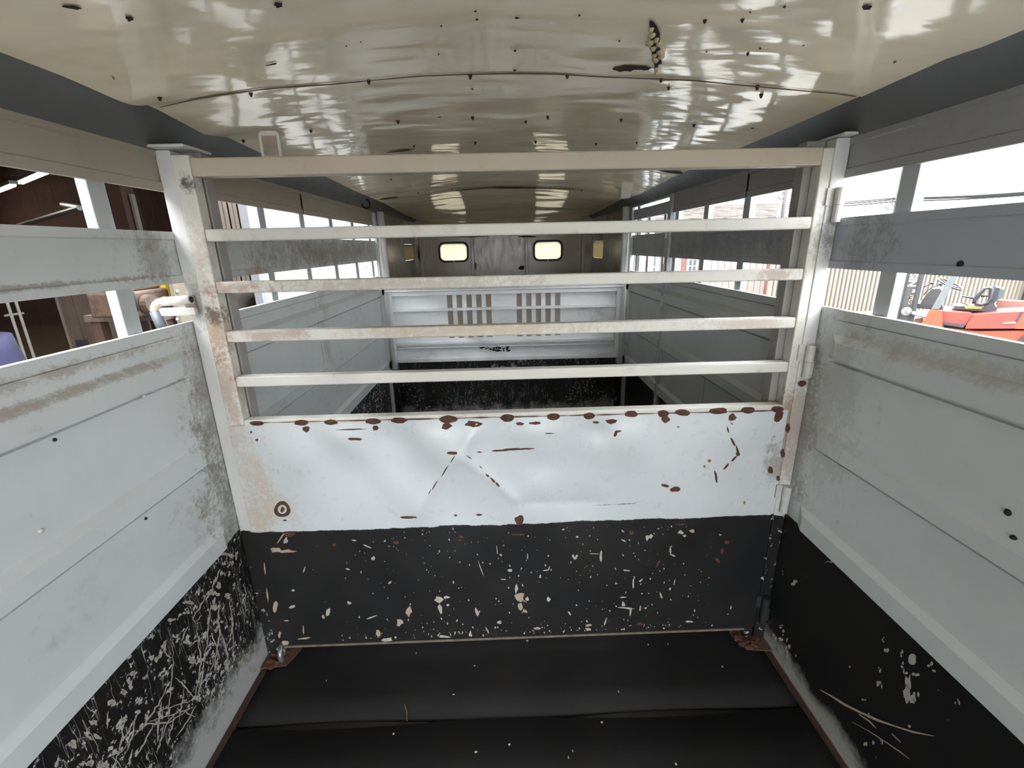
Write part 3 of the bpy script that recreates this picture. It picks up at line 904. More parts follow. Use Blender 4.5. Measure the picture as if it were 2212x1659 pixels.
# chips in the black paint: the larger ones singly, the dots joined
CH3 = [(1350, 1262, 62, 36, .2, 0), (1392, 1245, 40, 14, -.1, 0), (1358, 1310, 24, 66, -.3, 0), (1170, 1330, 34, 56, .1, 1), (1117, 1393, 40, 44, .3, 1), (688, 1330, 22, 44, .3, 0), (658, 1362, 22, 24, 0, 1), (478, 1203, 22, 16, 0, 0), (812, 1278, 28, 18, .4, 0), (475, 1300, 38, 18, -.5, 0), (1578, 1335, 24, 50, -.4, 1), (1405, 1290, 20, 16, 0, 0),
       (370, 962, 60, 34, 0, 1), (440, 970, 110, 20, 0, 1), (440, 1385, 28, 10, 0, 1), (370, 1305, 34, 60, .1, 1), (398, 1470, 16, 40, .2, 1), (430, 1520, 40, 30, 0, 1), (540, 1440, 10, 50, 0, 1), (545, 1490, 70, 12, -.1, 1), (435, 905, 24, 40, .2, 0), (405, 893, 10, 60, .6, 1), (1055, 1158, 26, 12, -.7, 1), (805, 1077, 28, 12, .2, 1), (958, 1012, 24, 22, 0, 0), (925, 942, 56, 8, .4, 0), (545, 1080, 8, 40, .3, 0),
       (1600, 1075, 6, 90, -.35, 0), (985, 1460, 30, 36, 0, 1), (955, 1362, 66, 8, -.35, 0), (1040, 1500, 60, 24, -.2, 0), (1380, 1480, 70, 14, .1, 0), (1640, 1445, 10, 50, -.5, 1), (1710, 1395, 24, 24, 0, 0), (1535, 1462, 12, 34, .2, 0), (1810, 1200, 12, 60, 0, 0), (1697, 965, 6, 50, -.1, 0), (840, 905, 30, 8, .1, 0), (1720, 993, 16, 14, 0, 1), (310, 1080, 10, 90, -.1, 1), (325, 1230, 10, 80, -.1, 1)]
CH4 = [(98, 1192, 18, 46, 0, 0), (118, 1245, 56, 56, 0, 1), (122, 1300, 30, 50, -.4, 1), (148, 1328, 34, 16, .4, 1), (163, 1255, 20, 28, 0, 0), (290, 1258, 26, 30, -.2, 0), (603, 998, 14, 70, 0, 0), (565, 985, 50, 5, 0, 0), (440, 1004, 14, 30, -.5, 0), (456, 1004, 14, 30, .5, 0), (880, 890, 24, 44, .2, 0), (902, 880, 20, 24, .6, 0), (1080, 858, 30, 24, 0, 0), (1102, 878, 20, 14, 0, 0), (1148, 850, 32, 22, 0, 1), (796, 1160, 12, 54, 0, 0),
       (757, 1085, 44, 9, .1, 0), (962, 1235, 12, 46, -.3, 1), (760, 1310, 100, 10, .1, 0), (780, 1330, 10, 46, .1, 0), (838, 1312, 14, 34, .2, 1), (738, 1288, 24, 24, 0, 0), (735, 1245, 36, 8, 0, 0), (1018, 965, 10, 50, -.1, 0), (1035, 995, 34, 12, .3, 0), (275, 1084, 44, 8, -.1, 0), (293, 1075, 8, 26, .2, 0), (240, 1120, 14, 20, 0, 0), (630, 1390, 10, 44, .3, 0), (415, 1340, 10, 30, -.5, 0), (1130, 1390, 38, 14, 0, 0), (222, 1430, 38, 18, 0, 1), (530, 1412, 36, 14, 0, 1), (528, 1436, 36, 20, 0, 1),
       (740, 908, 34, 7, .5, 0), (735, 850, 20, 8, .6, 0), (378, 840, 14, 12, 0, 0), (460, 884, 16, 10, 0, 0), (1315, 872, 16, 12, 0, 0), (1015, 1195, 14, 22, .3, 0), (1042, 1155, 6, 40, .2, 0), (840, 1145, 30, 8, -.6, 0), (60, 1085, 30, 20, 0, 0), (20, 1138, 40, 6, 0, 0), (695, 1162, 12, 10, 0, 0), (1380, 1305, 8, 22, .2, 0), (165, 1000, 6, 40, 0, 0), (1580, 1275, 44, 12, 0, 0), (1570, 1385, 24, 40, 0, 0)]
for f, L in ((k3, CH3), (k4, CH4)):
    for x, y, w, h, a, k in L: gate_patch(f, x, y, w, h, a, m_chip_tan if k else m_chip, 'paint_chip', 9, 0.35)
m = MB()
for i in range(420):
    t = random.random()
    u = random.gauss(random.choice((800, 920, 980, 1130, 1240, 1380, 1460)), 60)
    if not 575 < u < 1640: continue
    lo = 1160 + (u - 560) * -0.045
    hi = 1388 - (u - 640) * 0.038
    v = random.uniform(lo, hi)
    if random.random() < 0.25: v = hi - abs(random.gauss(0, 10))
    w = random.choice((1.2, 1.6, 2.2, 3.0)); h = w * random.uniform(0.6, 2.2)
    pts = [gs(a, b, 0.0005) for a, b in irregular(u, v, w, h, random.uniform(-.6, .6), 6, 0.3)]
    m.add(pts, [tuple(range(6))])
gpart(m, 'paint_flecks', m_chip, kind='stuff')
# hinges on the right stile
for (u0, v0, u1, v1, xh) in ((1810, 405, 1810, 480, .912), (1748, 746, 1744, 815, .912), (1698, 1050, 1694, 1106, .913), (1652, 1290, 1650, 1342, .91)):
    p = PY(u0, v0, GY - 0.008); q = PY(u1, v1, GY - 0.008)
    z1, z0 = p.z, q.z
    x = (p.x + q.x) / 2
    zm = (z0 + z1) / 2
    mat_h = m_lightmetal if z0 > 0.3 else m_dark
    gpart(MB().tube([(x, GY - 0.010, zm + 0.0006), (x, GY - 0.010, z1)], 0.0125, 14), 'hinge_knuckle', mat_h, smooth=False)
    MB().tube([(x, GY - 0.010, z0), (x, GY - 0.010, zm - 0.0006)], 0.0115, 14).build('hinge_knuckle', mat_h, trim_r)
    box('hinge_leaf', mat_h, trim_r, x, 0.9285, GY - 0.006, GY + 0.0015, z0, zm - 0.001)
    m_ = gbox(x - 0.03, x, zm + 0.001, z1, -0.006, -0.0005); gpart(m_, 'hinge_leaf', mat_h)
p = PY(1733, 829, GY - 0.004)
gpart(MB().blob((p.x, p.y, p.z), 0.012, 0.006, 0.009, 9, 6, 0.15), 'rusty_stub', m_rust, smooth=True)
# tab standing on the top rail
p0, p1 = PY(568, 335, GY + 0.02), PY(612, 335, GY + 0.02)
pt = PY(590, 284, GY + 0.02)
zb = 1.6865
outer = [(p0.x, zb), (p1.x, zb)] + [(x, z) for x, z in rrect(p0.x, p1.x, zb, pt.z, 0.012)[0:14]]
tabp = plate('keeper_tab', m_lightmetal, gate, outer, [], lambda x, z: Vector((x, GY + 0.012, z)), (0, 0.018, 0))
tabp.matrix_parent_inverse = Matrix.Translation((0, -GY, -0.05))
m = MB().box(p0.x + 0.008, p1.x - 0.008, GY + 0.0105, GY + 0.0125, zb + 0.004, pt.z - 0.012)
gpart(m, 'tab_recess', simple('tan_recess', srgb(158, 144, 128), .7, .2, 20))  # plain tan panel on the tab
# latch on the left stile: plate, two bars, bent grip
pl0 = PY(396, 638, GY - 0.006); pl1 = PY(428, 678, GY - 0.006)
latch = gpart(MB().box(pl0.x, pl1.x, GY - 0.009, GY - 0.0035, pl1.z, pl0.z), 'latch_plate', simple('rusty_plate', srgb(170, 152, 132), .6, .3, 40), bevel=0.001, label='white painted latch plate with rust')
def lpart(mb, name, mat, **k):
    o = mb.build(name, mat, latch, **k)
    return o
A = PY(413, 647, GY - 0.024); B = PY(352, 652, GY - 0.024); D = PY(328, 664, GY - 0.024)
rr = 0.0125
lpart(MB().tube([A, B], rr, 16), 'latch_sleeve', m_lightmetal, smooth=False)
lpart(MB().tube([A + Vector((0.0008, -0.0004, 0)), A + Vector((-0.004, 0, 0))], rr * 0.72, 14), 'sleeve_bore', m_dark)
elbow = [B + (A - B) * 0.15, B]
for i in range(1, 7):
    t = i / 6 * math.pi / 2
    elbow.append(B + Vector((-0.028 * math.sin(t), 0, -0.028 * (1 - math.cos(t)))))
lpart(MB().tube(elbow, rr * 0.95, 14), 'bolt_elbow', simple('worn_bolt_paint', srgb(206, 184, 166), .45, .15, 30), smooth=True)
g0 = elbow[-1]
lpart(MB().tube([g0 + Vector((0, 0, 0.002)), g0 + Vector((0.006, 0, -0.03)), g0 + Vector((0.012, 0, -0.052))], rr * 1.15, 14), 'grip', m_greygrip, smooth=True, label='grey rubber grip')
E0 = PY(345, 676, GY - 0.02); E1 = PY(424, 672, GY - 0.02)
lpart(MB().box(E0.x, E1.x, GY - 0.027, GY - 0.0095, E1.z - 0.012, E1.z + 0.011), 'latch_bar', m_lightmetal, bevel=0.004)

# ================================================================== FRONT WALL, FLAP, NOSE
wall_front = box('wall_front', m_far_blk, None, -W + 0.001, W - 0.001, YS + 0.0, YS + 0.03, -0.012, 0.60)
tag(wall_front, 'scratched black bulkhead below the white flap at the far end', 'wall', kind='structure')
box('bulkhead_ledge', m_far, wall_front, -W + 0.02, W - 0.02, YS - 0.004, YS + 0.04, 1.150, 1.168)
box('neck_floor', m_nose, wall_front, -W, W, YS + 0.04, YN, 1.130, 1.150)

flap = empty('vented_flap', (0, YS, 0.58))
tag(flap, 'white top hinged flap with two rows of vertical vent slots', 'panel')
FY = YS - 0.025
def fpart(mb, name, mat, **k):
    o = mb.build(name, mat, flap, **k)
    o.matrix_parent_inverse = Matrix.Translation((0, -YS, -0.58))
    return o
def f6(x, y): return 800 + x / 3.687, 460 + y / 3.687
def FP(x, y, yy=FY):
    return PY(*f6(x, y), yy)
tl, tr, bl, br = FP(130, 625), FP(1975, 590), FP(205, 1185), FP(1945, 1150)
xl, xr = (tl.x + bl.x) / 2, (tr.x + br.x) / 2
zt, zb = 1.135, (bl.z + br.z) / 2
xl, xr = -0.885, 0.868
sl = FP(612, 760).x, FP(960, 760).x
sr = FP(1165, 745).x, FP(1510, 745).x
zs1 = FP(1080, 640).z - 0.004; zs0 = FP(1080, 988).z
holes = []
bars = []
for a, b in (sl, sr):
    w = (b - a) / 9.0
    for i in range(5):
        x0 = a + w * 2 * i
        holes.append([(x0, zs0), (x0 + w * 1.12, zs0), (x0 + w * 1.12, zs1), (x0, zs1)])
shp = plate('flap_sheet', m_far, flap, [(xl + .01, zb + .01), (xr - .01, zb + .01), (xr - .01, zt - .01), (xl + .01, zt - .01)], holes, lambda x, z: Vector((x, FY + 0.012, z)), (0, 0.004, 0))
shp.matrix_parent_inverse = Matrix.Translation((0, -YS, -0.58))
# dark beige louvre boxes behind the slots
for h in holes:
    x0, x1 = h[0][0], h[1][0]
    fpart(MB().box(x0 - .004, x1 + .004, FY + 0.030, FY + 0.034, zs0 - .05, zs1 + .006), 'vent_louvre', simple('vent_beige_paint', srgb(150, 140, 128), 0.6) if 'vent_beige_paint' not in bpy.data.materials else bpy.data.materials['vent_beige_paint'])
for nm, x0, x1, z0, z1 in (('flap_side', xl, xl + .03, zb, zt), ('flap_side', xr - .03, xr, zb, zt), ('flap_bottom', xl + .0305, xr - .0305, zb, zb + .028), ('flap_top', xl + .0305, xr - .0305, zt - .03, zt)):
    fpart(MB().box(x0, x1, FY - 0.026, FY + 0.011, z0, z1), nm, m_far, bevel=0.003)
for yy in (757, 1022, 1055):
    z = FP(1060, yy).z
    h = 0.010 if yy < 1050 else 0.004
    fpart(MB().box(xl + .031, xr - .031, FY - 0.022, FY + 0.011, z - h, z + h), 'flap_rail', m_far, bevel=0.002)
fpart(MB().box(xl - .02, xr + .02, FY - 0.040, FY + 0.02, zt + .001, zt + .014), 'hinge_rail', m_far, bevel=0.004)
for x, y in ((355, 620), (1700, 590)):
    c = FP(x, y)
    fpart(MB().tube([(c.x - .06, FY - .016, c.z), (c.x + .06, FY - .016, c.z)], 0.013, 12), 'flap_hinge', m_frame2)
m = MB()
for i in range(26):
    x, y = random.gauss(1010, 60), random.gauss(1082, 14)
    u, v = f6(x, y)
    pts = [PY(a, b, FY + 0.0105) for a, b in irregular(u, v, random.uniform(2, 9), random.uniform(2, 6), random.uniform(-.5, .5), 8, .35)]
    m.add(pts, [tuple(range(8))])
fpart(m, 'black_smudges', m_dark, kind='stuff')
m = MB()
for x, y, w, h in ((1000, 1220, 70, 50), (1150, 1200, 50, 60), (1060, 1235, 60, 24), (715, 1245, 16, 20)):
    for i in range(4):
        u, v = f6(x + random.gauss(0, w / 3), y + random.gauss(0, h / 3))
        pts = [PY(a, b, YS - 0.001) for a, b in irregular(u, v, w / 6, h / 6, random.uniform(-.5, .5), 8, .35)]
        m.add(pts, [tuple(range(8))])
m.build('worn_patches', m_chip, wall_front, kind='stuff')

# nose: end wall with two windows, two side walls
def nz(u, v): p = PY(u, v, YN); return p.x, p.z
def win_rect(u0, u1, v0, v1):
    a = nz((u0 + u1) / 2, v0); b = nz((u0 + u1) / 2, v1)
    c = nz(u0, (v0 + v1) / 2); d = nz(u1, (v0 + v1) / 2)
    return c[0], d[0], b[1], a[1]
nose_wins = [win_rect(951, 1009, 526, 563), win_rect(1155, 1212, 522, 560)]
holes = [rrect(*w, 0.05) for w in nose_wins]
wall_nose = plate('wall_nose', m_nose, None, [(-W - .02, 1.12), (W + .02, 1.12), (W + .02, 1.86), (-W - .02, 1.86)], holes, lambda x, z: Vector((x, YN, z)), (0, 0.02, 0))
tag(wall_nose, 'dim brown stained nose wall with two rounded windows', 'wall', kind='structure')
x0, z0 = nz(1030, 580); x1, z1 = nz(1130, 521)
box('centre_plate', m_nose, wall_nose, x0, x1, YN - 0.012, YN - 0.001, 1.151, 1.535)
for u in (1022, 1138):
    x, _ = nz(u, 550)
    box('nose_rib', m_nose, wall_nose, x - .02, x + .012, YN - 0.03, YN - 0.001, 1.151, 1.535, bevel=0.004)
for u in (912, 1258):
    x, _ = nz(u, 550)
    box('corner_rib', m_nose, wall_nose, x - .02, x + .02, YN - 0.05, YN - 0.001, 1.151, 1.68, bevel=0.006)
m = MB()
for (u0, u1, v, h) in ((960, 1060, 510, 5), (1120, 1160, 511, 4), (1120, 1134, 578, 9), (904, 910, 545, 40), (1026, 1029, 575, 16)):
    pts = [PY(a, b, YN - 0.0135) for a, b in irregular((u0 + u1) / 2, v, u1 - u0, h, 0, 14, .25)]
    m.add(pts, [tuple(range(14))])
m.build('rust_streaks', m_rustd, wall_nose, kind='stuff')
for i, w in enumerate(nose_wins):
    r = empty('window_%d' % (i + 1), ((w[0] + w[1]) / 2, YN, w[2]))
    tag(r, 'rounded bright cream nose window, ' + ('left of the pair' if i == 0 else 'right of the pair'), 'window', kind='structure')
    inv = Matrix.Translation(-r.location)
    g = plate('window_gasket', simple('black_gasket', srgb(24, 23, 22), 0.6) if i == 0 else bpy.data.materials['black_gasket'], r, rrect(w[0] - .018, w[1] + .018, w[2] - .018, w[3] + .018, .062), [rrect(w[0] + .002, w[1] - .002, w[2] + .002, w[3] - .002, .048)], lambda x, z: Vector((x, YN - 0.012, z)), (0, 0.011, 0))
    g.matrix_parent_inverse = inv
    pn = plate('window_pane', m_pane, r, rrect(w[0] + .001, w[1] - .001, w[2] + .001, w[3] - .001, .049), [], lambda x, z: Vector((x, YN + 0.006, z)), (0, 0.004, 0))
    pn.matrix_parent_inverse = inv
    sl_ = MB().box((w[0] + w[1]) / 2 - .006, (w[0] + w[1]) / 2 + .006, YN - .013, YN - .0125, w[2] - .018, w[2] + .003).build('drain_notch', m_foam, r)
    sl_.matrix_parent_inverse = inv
for s in (-1, 1):
    if s < 0: ya, yb, za, zc = 4.42, 4.93, PX(886, 562, -W).z, PX(886, 528, -W).z
    else: ya, yb, za, zc = 4.42, 4.93, PX(1282, 556, W).z, PX(1282, 521, W).z
    nm = 'wall_nose_left' if s < 0 else 'wall_nose_right'
    r = plate(nm, m_nose, None, [(YS + .001, 1.151), (YN - .001, 1.151), (YN - .001, 1.79), (YS + .001, 1.79)], [rrect(ya, yb, za, zc, .03)], lambda y, z, s=s: Vector((s * W, y, z)), (s * 0.02, 0, 0))
    tag(r, ('left' if s < 0 else 'right') + ' side wall of the nose with a stained window', 'wall', kind='structure')
    nmw = 'window_3' if s < 0 else 'window_4'
    pn = plate(nmw, m_pane_dirty, None, rrect(ya + .001, yb - .001, za + .001, zc - .001, .029), [], lambda y, z, s=s: Vector((s * (W + .006), y, z)), (s * 0.004, 0, 0))
    tag(pn, 'dim stained yellow side window in the ' + ('left' if s < 0 else 'right') + ' nose wall', 'window', kind='structure')

# escape door at the far right, with a gap of daylight above it
DY0, DY1 = 2.685, 3.475
door = empty('door_1', (W, DY0, 0.05))
tag(door, 'grey side escape door at the far right with a daylight gap above', 'door', kind='structure')
def dpart(mb, name, mat, **k):
    o = mb.build(name, mat, door, **k)
    o.matrix_parent_inverse = Matrix.Translation((-W, -DY0, -0.05))
    return o
dpart(lower_sheet(1, DY0, DY1), 'door_sheet', m_wall_r)
dpart(rail_profile(1, DY0, DY1, MIDPROF), 'door_rail', m_band_r)
dpart(MB().box(W - .004, W + .018, DY0, DY1, ZS1T, 1.672), 'door_top_rail', m_band_r)
dpart(MB().box(W - .008, W + .02, DY0, DY0 + .03, 0.03, 1.672), 'door_edge', m_frame2)
dpart(MB().box(W - .008, W + .02, DY1 - .03, DY1, 0.03, 1.672), 'door_edge', m_frame2)
for y in (2.80, 3.10, 3.30):
    dpart(MB().box(W + .019, W + .05, y, y + .045, 0.03, 1.672), 'door_post', m_frame2)
for z in (1.50, 1.30, 1.12, 0.78, 0.58):
    dpart(MB().tube([(W - .016, DY0 - .004, z - .03), (W - .016, DY0 - .004, z + .03)], 0.009, 10), 'door_hinge', m_lightmetal)
# door opening: cut the upper rail above it back to a narrow header
for o in list(wall_right.children):
    if o.name.startswith('upper_rail'):
        bpy.data.objects.remove(o)
rail_profile(1, YB, 2.665, TOPPROF).build('upper_rail', m_top_r, wall_right)
box('door_header', m_band_r, wall_right, W - .004, W + .018, 2.666, YS, 1.692, ZTOP)
box('door_post', m_frame2, wall_right, W - .014, W + .018, 2.645, 2.682, 0.0, ZTOP)

# scratches on the black lower walls
def wall_strip(mb, side, pts, wpx):
    L = []
    n = len(pts)
    for i, (u, v) in enumerate(pts):
        a = pts[max(0, i - 1)]; b = pts[min(n - 1, i + 1)]
        dx, dy = b[0] - a[0], b[1] - a[1]; l = math.hypot(dx, dy) or 1
        w = wpx * (0.25 + 0.75 * math.sin(math.pi * (i + .3) / (n - .4))) * random.uniform(.6, 1.2) / 2
        L.append((PX(u - dy / l * w, v + dx / l * w, side * (W - .0009)), PX(u + dy / l * w, v - dx / l * w, side * (W - .0009))))
    mb.add([q for ab in L for q in ab], [(2 * i, 2 * i + 1, 2 * i + 3, 2 * i + 2) for i in range(n - 1)])
def q2(x, y): return x / 3.16, 1150 + y / 3.16
m = MB()
LS = [[(1410, 420), (1370, 500), (1320, 585)], [(1500, 250), (1470, 320), (1440, 400)], [(1440, 470), (1430, 600), (1415, 760), (1395, 880)], [(1500, 470), (1490, 600), (1500, 700), (1480, 800), (1465, 930)], [(1560, 430), (1585, 560), (1580, 680), (1545, 800)], [(1400, 700), (1290, 780)], [(1350, 745), (1370, 830), (1360, 980), (1330, 1130)], [(1395, 880), (1375, 1000), (1350, 1140)],
      [(1180, 770), (1180, 900), (1165, 1050), (1155, 1200), (1150, 1280)], [(1150, 1030), (1080, 1180), (1000, 1290), (940, 1360)], [(1280, 640), (1240, 740)], [(1465, 820), (1440, 960)], [(1510, 680), (1540, 790), (1560, 860)], [(1440, 690), (1480, 780), (1500, 850)], [(1100, 1150), (1080, 1300), (1075, 1420)], [(1050, 1320), (990, 1420), (930, 1530)], [(940, 1210), (900, 1400), (860, 1500)],
      [(1330, 1140), (1200, 1180), (1060, 1230)], [(1300, 1200), (1150, 1300), (1000, 1310), (900, 1400)], [(1250, 1180), (1150, 1290), (1080, 1470)], [(1340, 1180), (1280, 1290), (1200, 1400)], [(1200, 990), (1260, 1050), (1330, 1130)], [(830, 1250), (835, 1380), (810, 1520)], [(1130, 750), (1130, 830), (1170, 860)], [(1380, 560), (1340, 610)], [(600, 1350), (650, 1430), (680, 1510)], [(740, 1220), (730, 1340)],
      [(1260, 1050), (1240, 1180), (1220, 1300)], [(1010, 1290), (1160, 1250), (1330, 1190)], [(1590, 560), (1590, 830)], [(1660, 350), (1680, 430), (1670, 560)], [(1120, 1300), (1090, 1450), (1070, 1510)], [(1190, 1260), (1160, 1380)], [(870, 1440), (800, 1530), (780, 1600)], [(900, 1480), (880, 1600)], [(770, 1520), (830, 1608)], [(1210, 1200), (1330, 1260)]]
for L in LS:
    # finer polyline with a little wander
    pts = []
    for a, b in zip(L[:-1], L[1:]):
        for k in range(5):
            t = k / 5
            pts.append((a[0] + (b[0] - a[0]) * t + random.gauss(0, 3), a[1] + (b[1] - a[1]) * t + random.gauss(0, 3)))
    pts.append(L[-1])
    wall_strip(m, -1, [q2(*p) for p in pts], random.uniform(2.0, 4.6))
m.build('paint_scratches', m_chip, wall_left, kind='stuff')
m = MB()
def wall_chip(mb, side, u, v, w, h, a=0.0, j=.4):
    pts = [PX(x, y, side * (W - .0008)) for x, y in irregular(u, v, w, h, a, 11, j)]
    c = sum(pts, Vector()) / 11
    mb.add([c] + pts, [(0, i + 1, (i + 1) % 11 + 1) for i in range(11)])
for x, y, w, h, a in ((1540, 155, 100, 50, 0), (1610, 165, 30, 50, 0), (1585, 215, 24, 40, .3), (1530, 215, 30, 30, 0), (1600, 360, 24, 30, 0), (1560, 290, 20, 36, 0), (1500, 360, 50, 40, .4), (1470, 420, 60, 60, .5), (1350, 410, 30, 50, .3), (1560, 440, 60, 40, 0), (1450, 500, 50, 90, .2), (1490, 640, 40, 50, 0),
                      (880, 1030, 44, 70, .3), (850, 1080, 60, 50, .4), (760, 1130, 50, 80, .6), (930, 960, 40, 70, .5), (900, 920, 24, 50, .5), (1120, 770, 30, 70, .5), (1080, 850, 80, 40, -.5), (1310, 890, 40, 50, 0), (1200, 715, 24, 30, 0), (1690, 850, 40, 60, .3), (1720, 930, 50, 50, 0), (1660, 880, 60, 50, .4), (640, 1300, 60, 50, .5), (840, 1270, 50, 46, 0), (650, 1390, 90, 40, .6),
                      (660, 1560, 90, 80, .3), (590, 1590, 60, 40, 0), (500, 1450, 60, 60, 0), (1400, 440, 20, 20, 0), (1280, 480, 60, 30, .3), (1180, 600, 70, 24, -.3), (1270, 540, 40, 30, 0)):
    u, v = q2(x, y)
    for i in range(4):
        wall_chip(m, -1, u + random.gauss(0, w / 12), v + random.gauss(0, h / 12), w / 3.16 * random.uniform(.3, .7), h / 3.16 * random.uniform(.3, .7), a)
m.build('paint_chips', m_chip, wall_left, kind='stuff')
def q6(x, y): return 1400 + x / 2.724, 1150 + y / 2.724
m = MB()
for L, w in (([(1010, 925), (1090, 970), (1150, 1010), (1250, 1060), (1350, 1105), (1450, 1140), (1560, 1175), (1680, 1198)], 5.5), ([(1200, 1115), (1300, 1170), (1400, 1235), (1480, 1290), (1540, 1335)], 2.6), ([(1240, 1070), (1300, 1110), (1345, 1155)], 3.2), ([(1435, 1185), (1485, 1235)], 3)):
    wall_strip(m, 1, [q6(*p) for p in L], w)
m.build('paint_scratches', m_chip_tan, wall_right, kind='stuff')
m = MB()
for x, y, w, h, a in ((865, 285, 44, 44, 0), (1065, 172, 40, 14, -.4), (1540, 900, 80, 180, 0), (1560, 980, 60, 90, 0), (1500, 780, 30, 60, 0), (1560, 820, 60, 50, 0), (1365, 810, 28, 30, 0), (1360, 900, 36, 70, 0), (1400, 700, 24, 40, 0), (1385, 635, 14, 30, 0), (1190, 795, 16, 20, 0), (1268, 990, 16, 34, 0), (820, 640, 24, 50, .2), (750, 635, 44, 60, 0), (790, 548, 30, 24, 0), (790, 595, 24, 26, 0), (825, 715, 24, 34, 0), (780, 700, 30, 40, 0), (870, 725, 14, 24, 0), (1300, 1085, 16, 26, 0),
                      (1545, 1140, 26, 30, 0), (1820, 1000, 20, 44, 0), (1280, 1240, 24, 36, 0), (1320, 1240, 20, 40, 0), (1370, 1225, 16, 30, 0), (1500, 720, 30, 40, 0), (1710, 930, 14, 14, 0), (1660, 810, 60, 50, .3), (790, 240, 14, 16, 0)):
    u, v = q6(x, y)
    for i in range(3):
        wall_chip(m, 1, u + random.gauss(0, w / 9), v + random.gauss(0, h / 9), w / 2.724 * random.uniform(.25, .6), h / 2.724 * random.uniform(.25, .6), a)
m.build('paint_chips', m_chip, wall_right, kind='stuff')

# ================================================================== OUTSIDE
def esrgb(r, g, b):  # outdoor colours evenly darkened: daylight balance put into the paint
    c = srgb(r, g, b)
    return (c[0] * 0.26, c[1] * 0.26, c[2] * 0.26, 1.0)

GZ = -0.50
m_gravel = simple('pale_gravel', esrgb(200, 196, 188), 0.95, 0.16, 14, bump=0.4)
ground = box('ground', m_gravel, None, -40, 60, -40, 70, GZ - 0.2, GZ)
tag(ground, 'pale dusty gravel yard around the trailer', 'ground', kind='structure')

# ---- left: open workshop, dark inside
BX = -4.2
WX = -2.6
m_siding = simple('white_siding_paint', esrgb(232, 230, 226), 0.55, 0.05, 3, vscale=(1, 1, .2))
m_tan = simple('tan_rusted_siding', esrgb(186, 164, 142), 0.8, 0.22, 5, vscale=(3, 3, .4))
m_timber = simple('brown_timber', esrgb(128, 84, 60), 0.85, 0.25, 7, vscale=(1, 1, .2))
m_dkboard = simple('dark_red_boards', esrgb(112, 64, 48), 0.85, 0.25, 5)
m_beigeboard = simple('dusty_beige_board', esrgb(170, 150, 126), 0.85, 0.2, 4)
m_roofin = simple('workshop_roof_boards', esrgb(160, 138, 114), 0.85, 0.2, 3)
m_conc = simple('workshop_concrete', esrgb(150, 134, 110), 0.2, 0.2, 2.5)
def corrugated(mb, p0, p1, z0, z1, pitch, depth, flat=0.5):
    """vertical corrugated sheet from p0 to p1 (2D), ribs of the given pitch"""
    p0 = Vector((p0[0], p0[1], 0)); p1 = Vector((p1[0], p1[1], 0))
    L = (p1 - p0).length
    t = (p1 - p0) / L
    nrm = Vector((t.y, -t.x, 0))
    n = max(1, int(L / pitch))
    prof = []
    for i in range(n):
        a = i * L / n; w = L / n
        prof += [(a, 0), (a + w * flat * .5, 0), (a + w * (flat * .5 + .12), depth), (a + w * (1 - .12 - flat * .5), depth), (a + w * (1 - flat * .5), 0)]
    prof.append((L, 0))
    vs = []
    for s, d in prof:
        q = p0 + t * s + nrm * d
        vs += [(q.x, q.y, z0), (q.x, q.y, z1)]
    k = len(prof)
    back = [p0 - nrm * .02, p1 - nrm * .02]
    vs += [(back[0].x, back[0].y, z0), (back[0].x, back[0].y, z1), (back[1].x, back[1].y, z0), (back[1].x, back[1].y, z1)]
    fs = [(2 * i, 2 * i + 2, 2 * i + 3, 2 * i + 1) for i in range(k - 1)]
    fs.append((2 * k, 2 * k + 1, 2 * k + 3, 2 * k + 2))
    fs.append((0, 1, 2 * k + 1, 2 * k)); fs.append((2 * k - 2, 2 * k - 1, 2 * k + 3, 2 * k + 2))
    fs.append(tuple([2 * i + 1 for i in range(k)] + [2 * k + 3, 2 * k + 1]))
    return mb.add(vs, fs)

barn = empty('workshop', (BX, 5, GZ))
tag(barn, 'dark open fronted workshop with bright white ribbed siding on its end wall', 'building')
BI = Matrix.Translation((-BX, -5, -GZ))
def bpart(mb, name, mat, **k):
    o = mb.build(name, mat, barn, **k)
    o.matrix_parent_inverse = BI
    return o
yt0, yt1 = PX(440, 470, BX).y, PX(575, 470, BX).y
yw0, yw1 = PX(541, 470, WX).y, PX(806, 500, WX).y
panel_edges = np.linspace(yw0, yw1, 9)
for a, b in zip(panel_edges[:-1], panel_edges[1:]):
    bpart(corrugated(MB(), (WX, b - .004), (WX, a + .004), GZ, 3.4, .30, -.025, .3), 'siding_panel', m_siding)
NT_ = 7
for i in range(NT_):
    a = yt0 - .05 + (yt1 - yt0 + .05) * i / NT_; b = yt0 - .05 + (yt1 - yt0 + .05) * (i + 1) / NT_
    bpart(corrugated(MB(), (BX, b - .012), (BX, a + .012), GZ, 3.9, .22, -.02, .6), 'tan_siding_panel', m_tan, label='tan rust streaked siding panel')
    bpart(MB().box(BX - .01, BX + .004, b - .014, b + .010, GZ, 3.9), 'rusty_joint', m_rust)
bpart(MB().box(WX - .05, WX + .03, PX(530, 470, WX).y, yw0 - .005, GZ, 3.4), 'corner_trim', simple('grey_trim', esrgb(172, 172, 178), 0.6, .08, 6))
bpart(MB().box(BX - .25, BX - .03, yt0 - .30, yt0 - .06, GZ, 3.4), 'door_jamb', m_timber)
bpart(MB().box(BX - .25, BX, -6, yt0 - .06, 3.2, 3.9), 'door_header', m_timber)
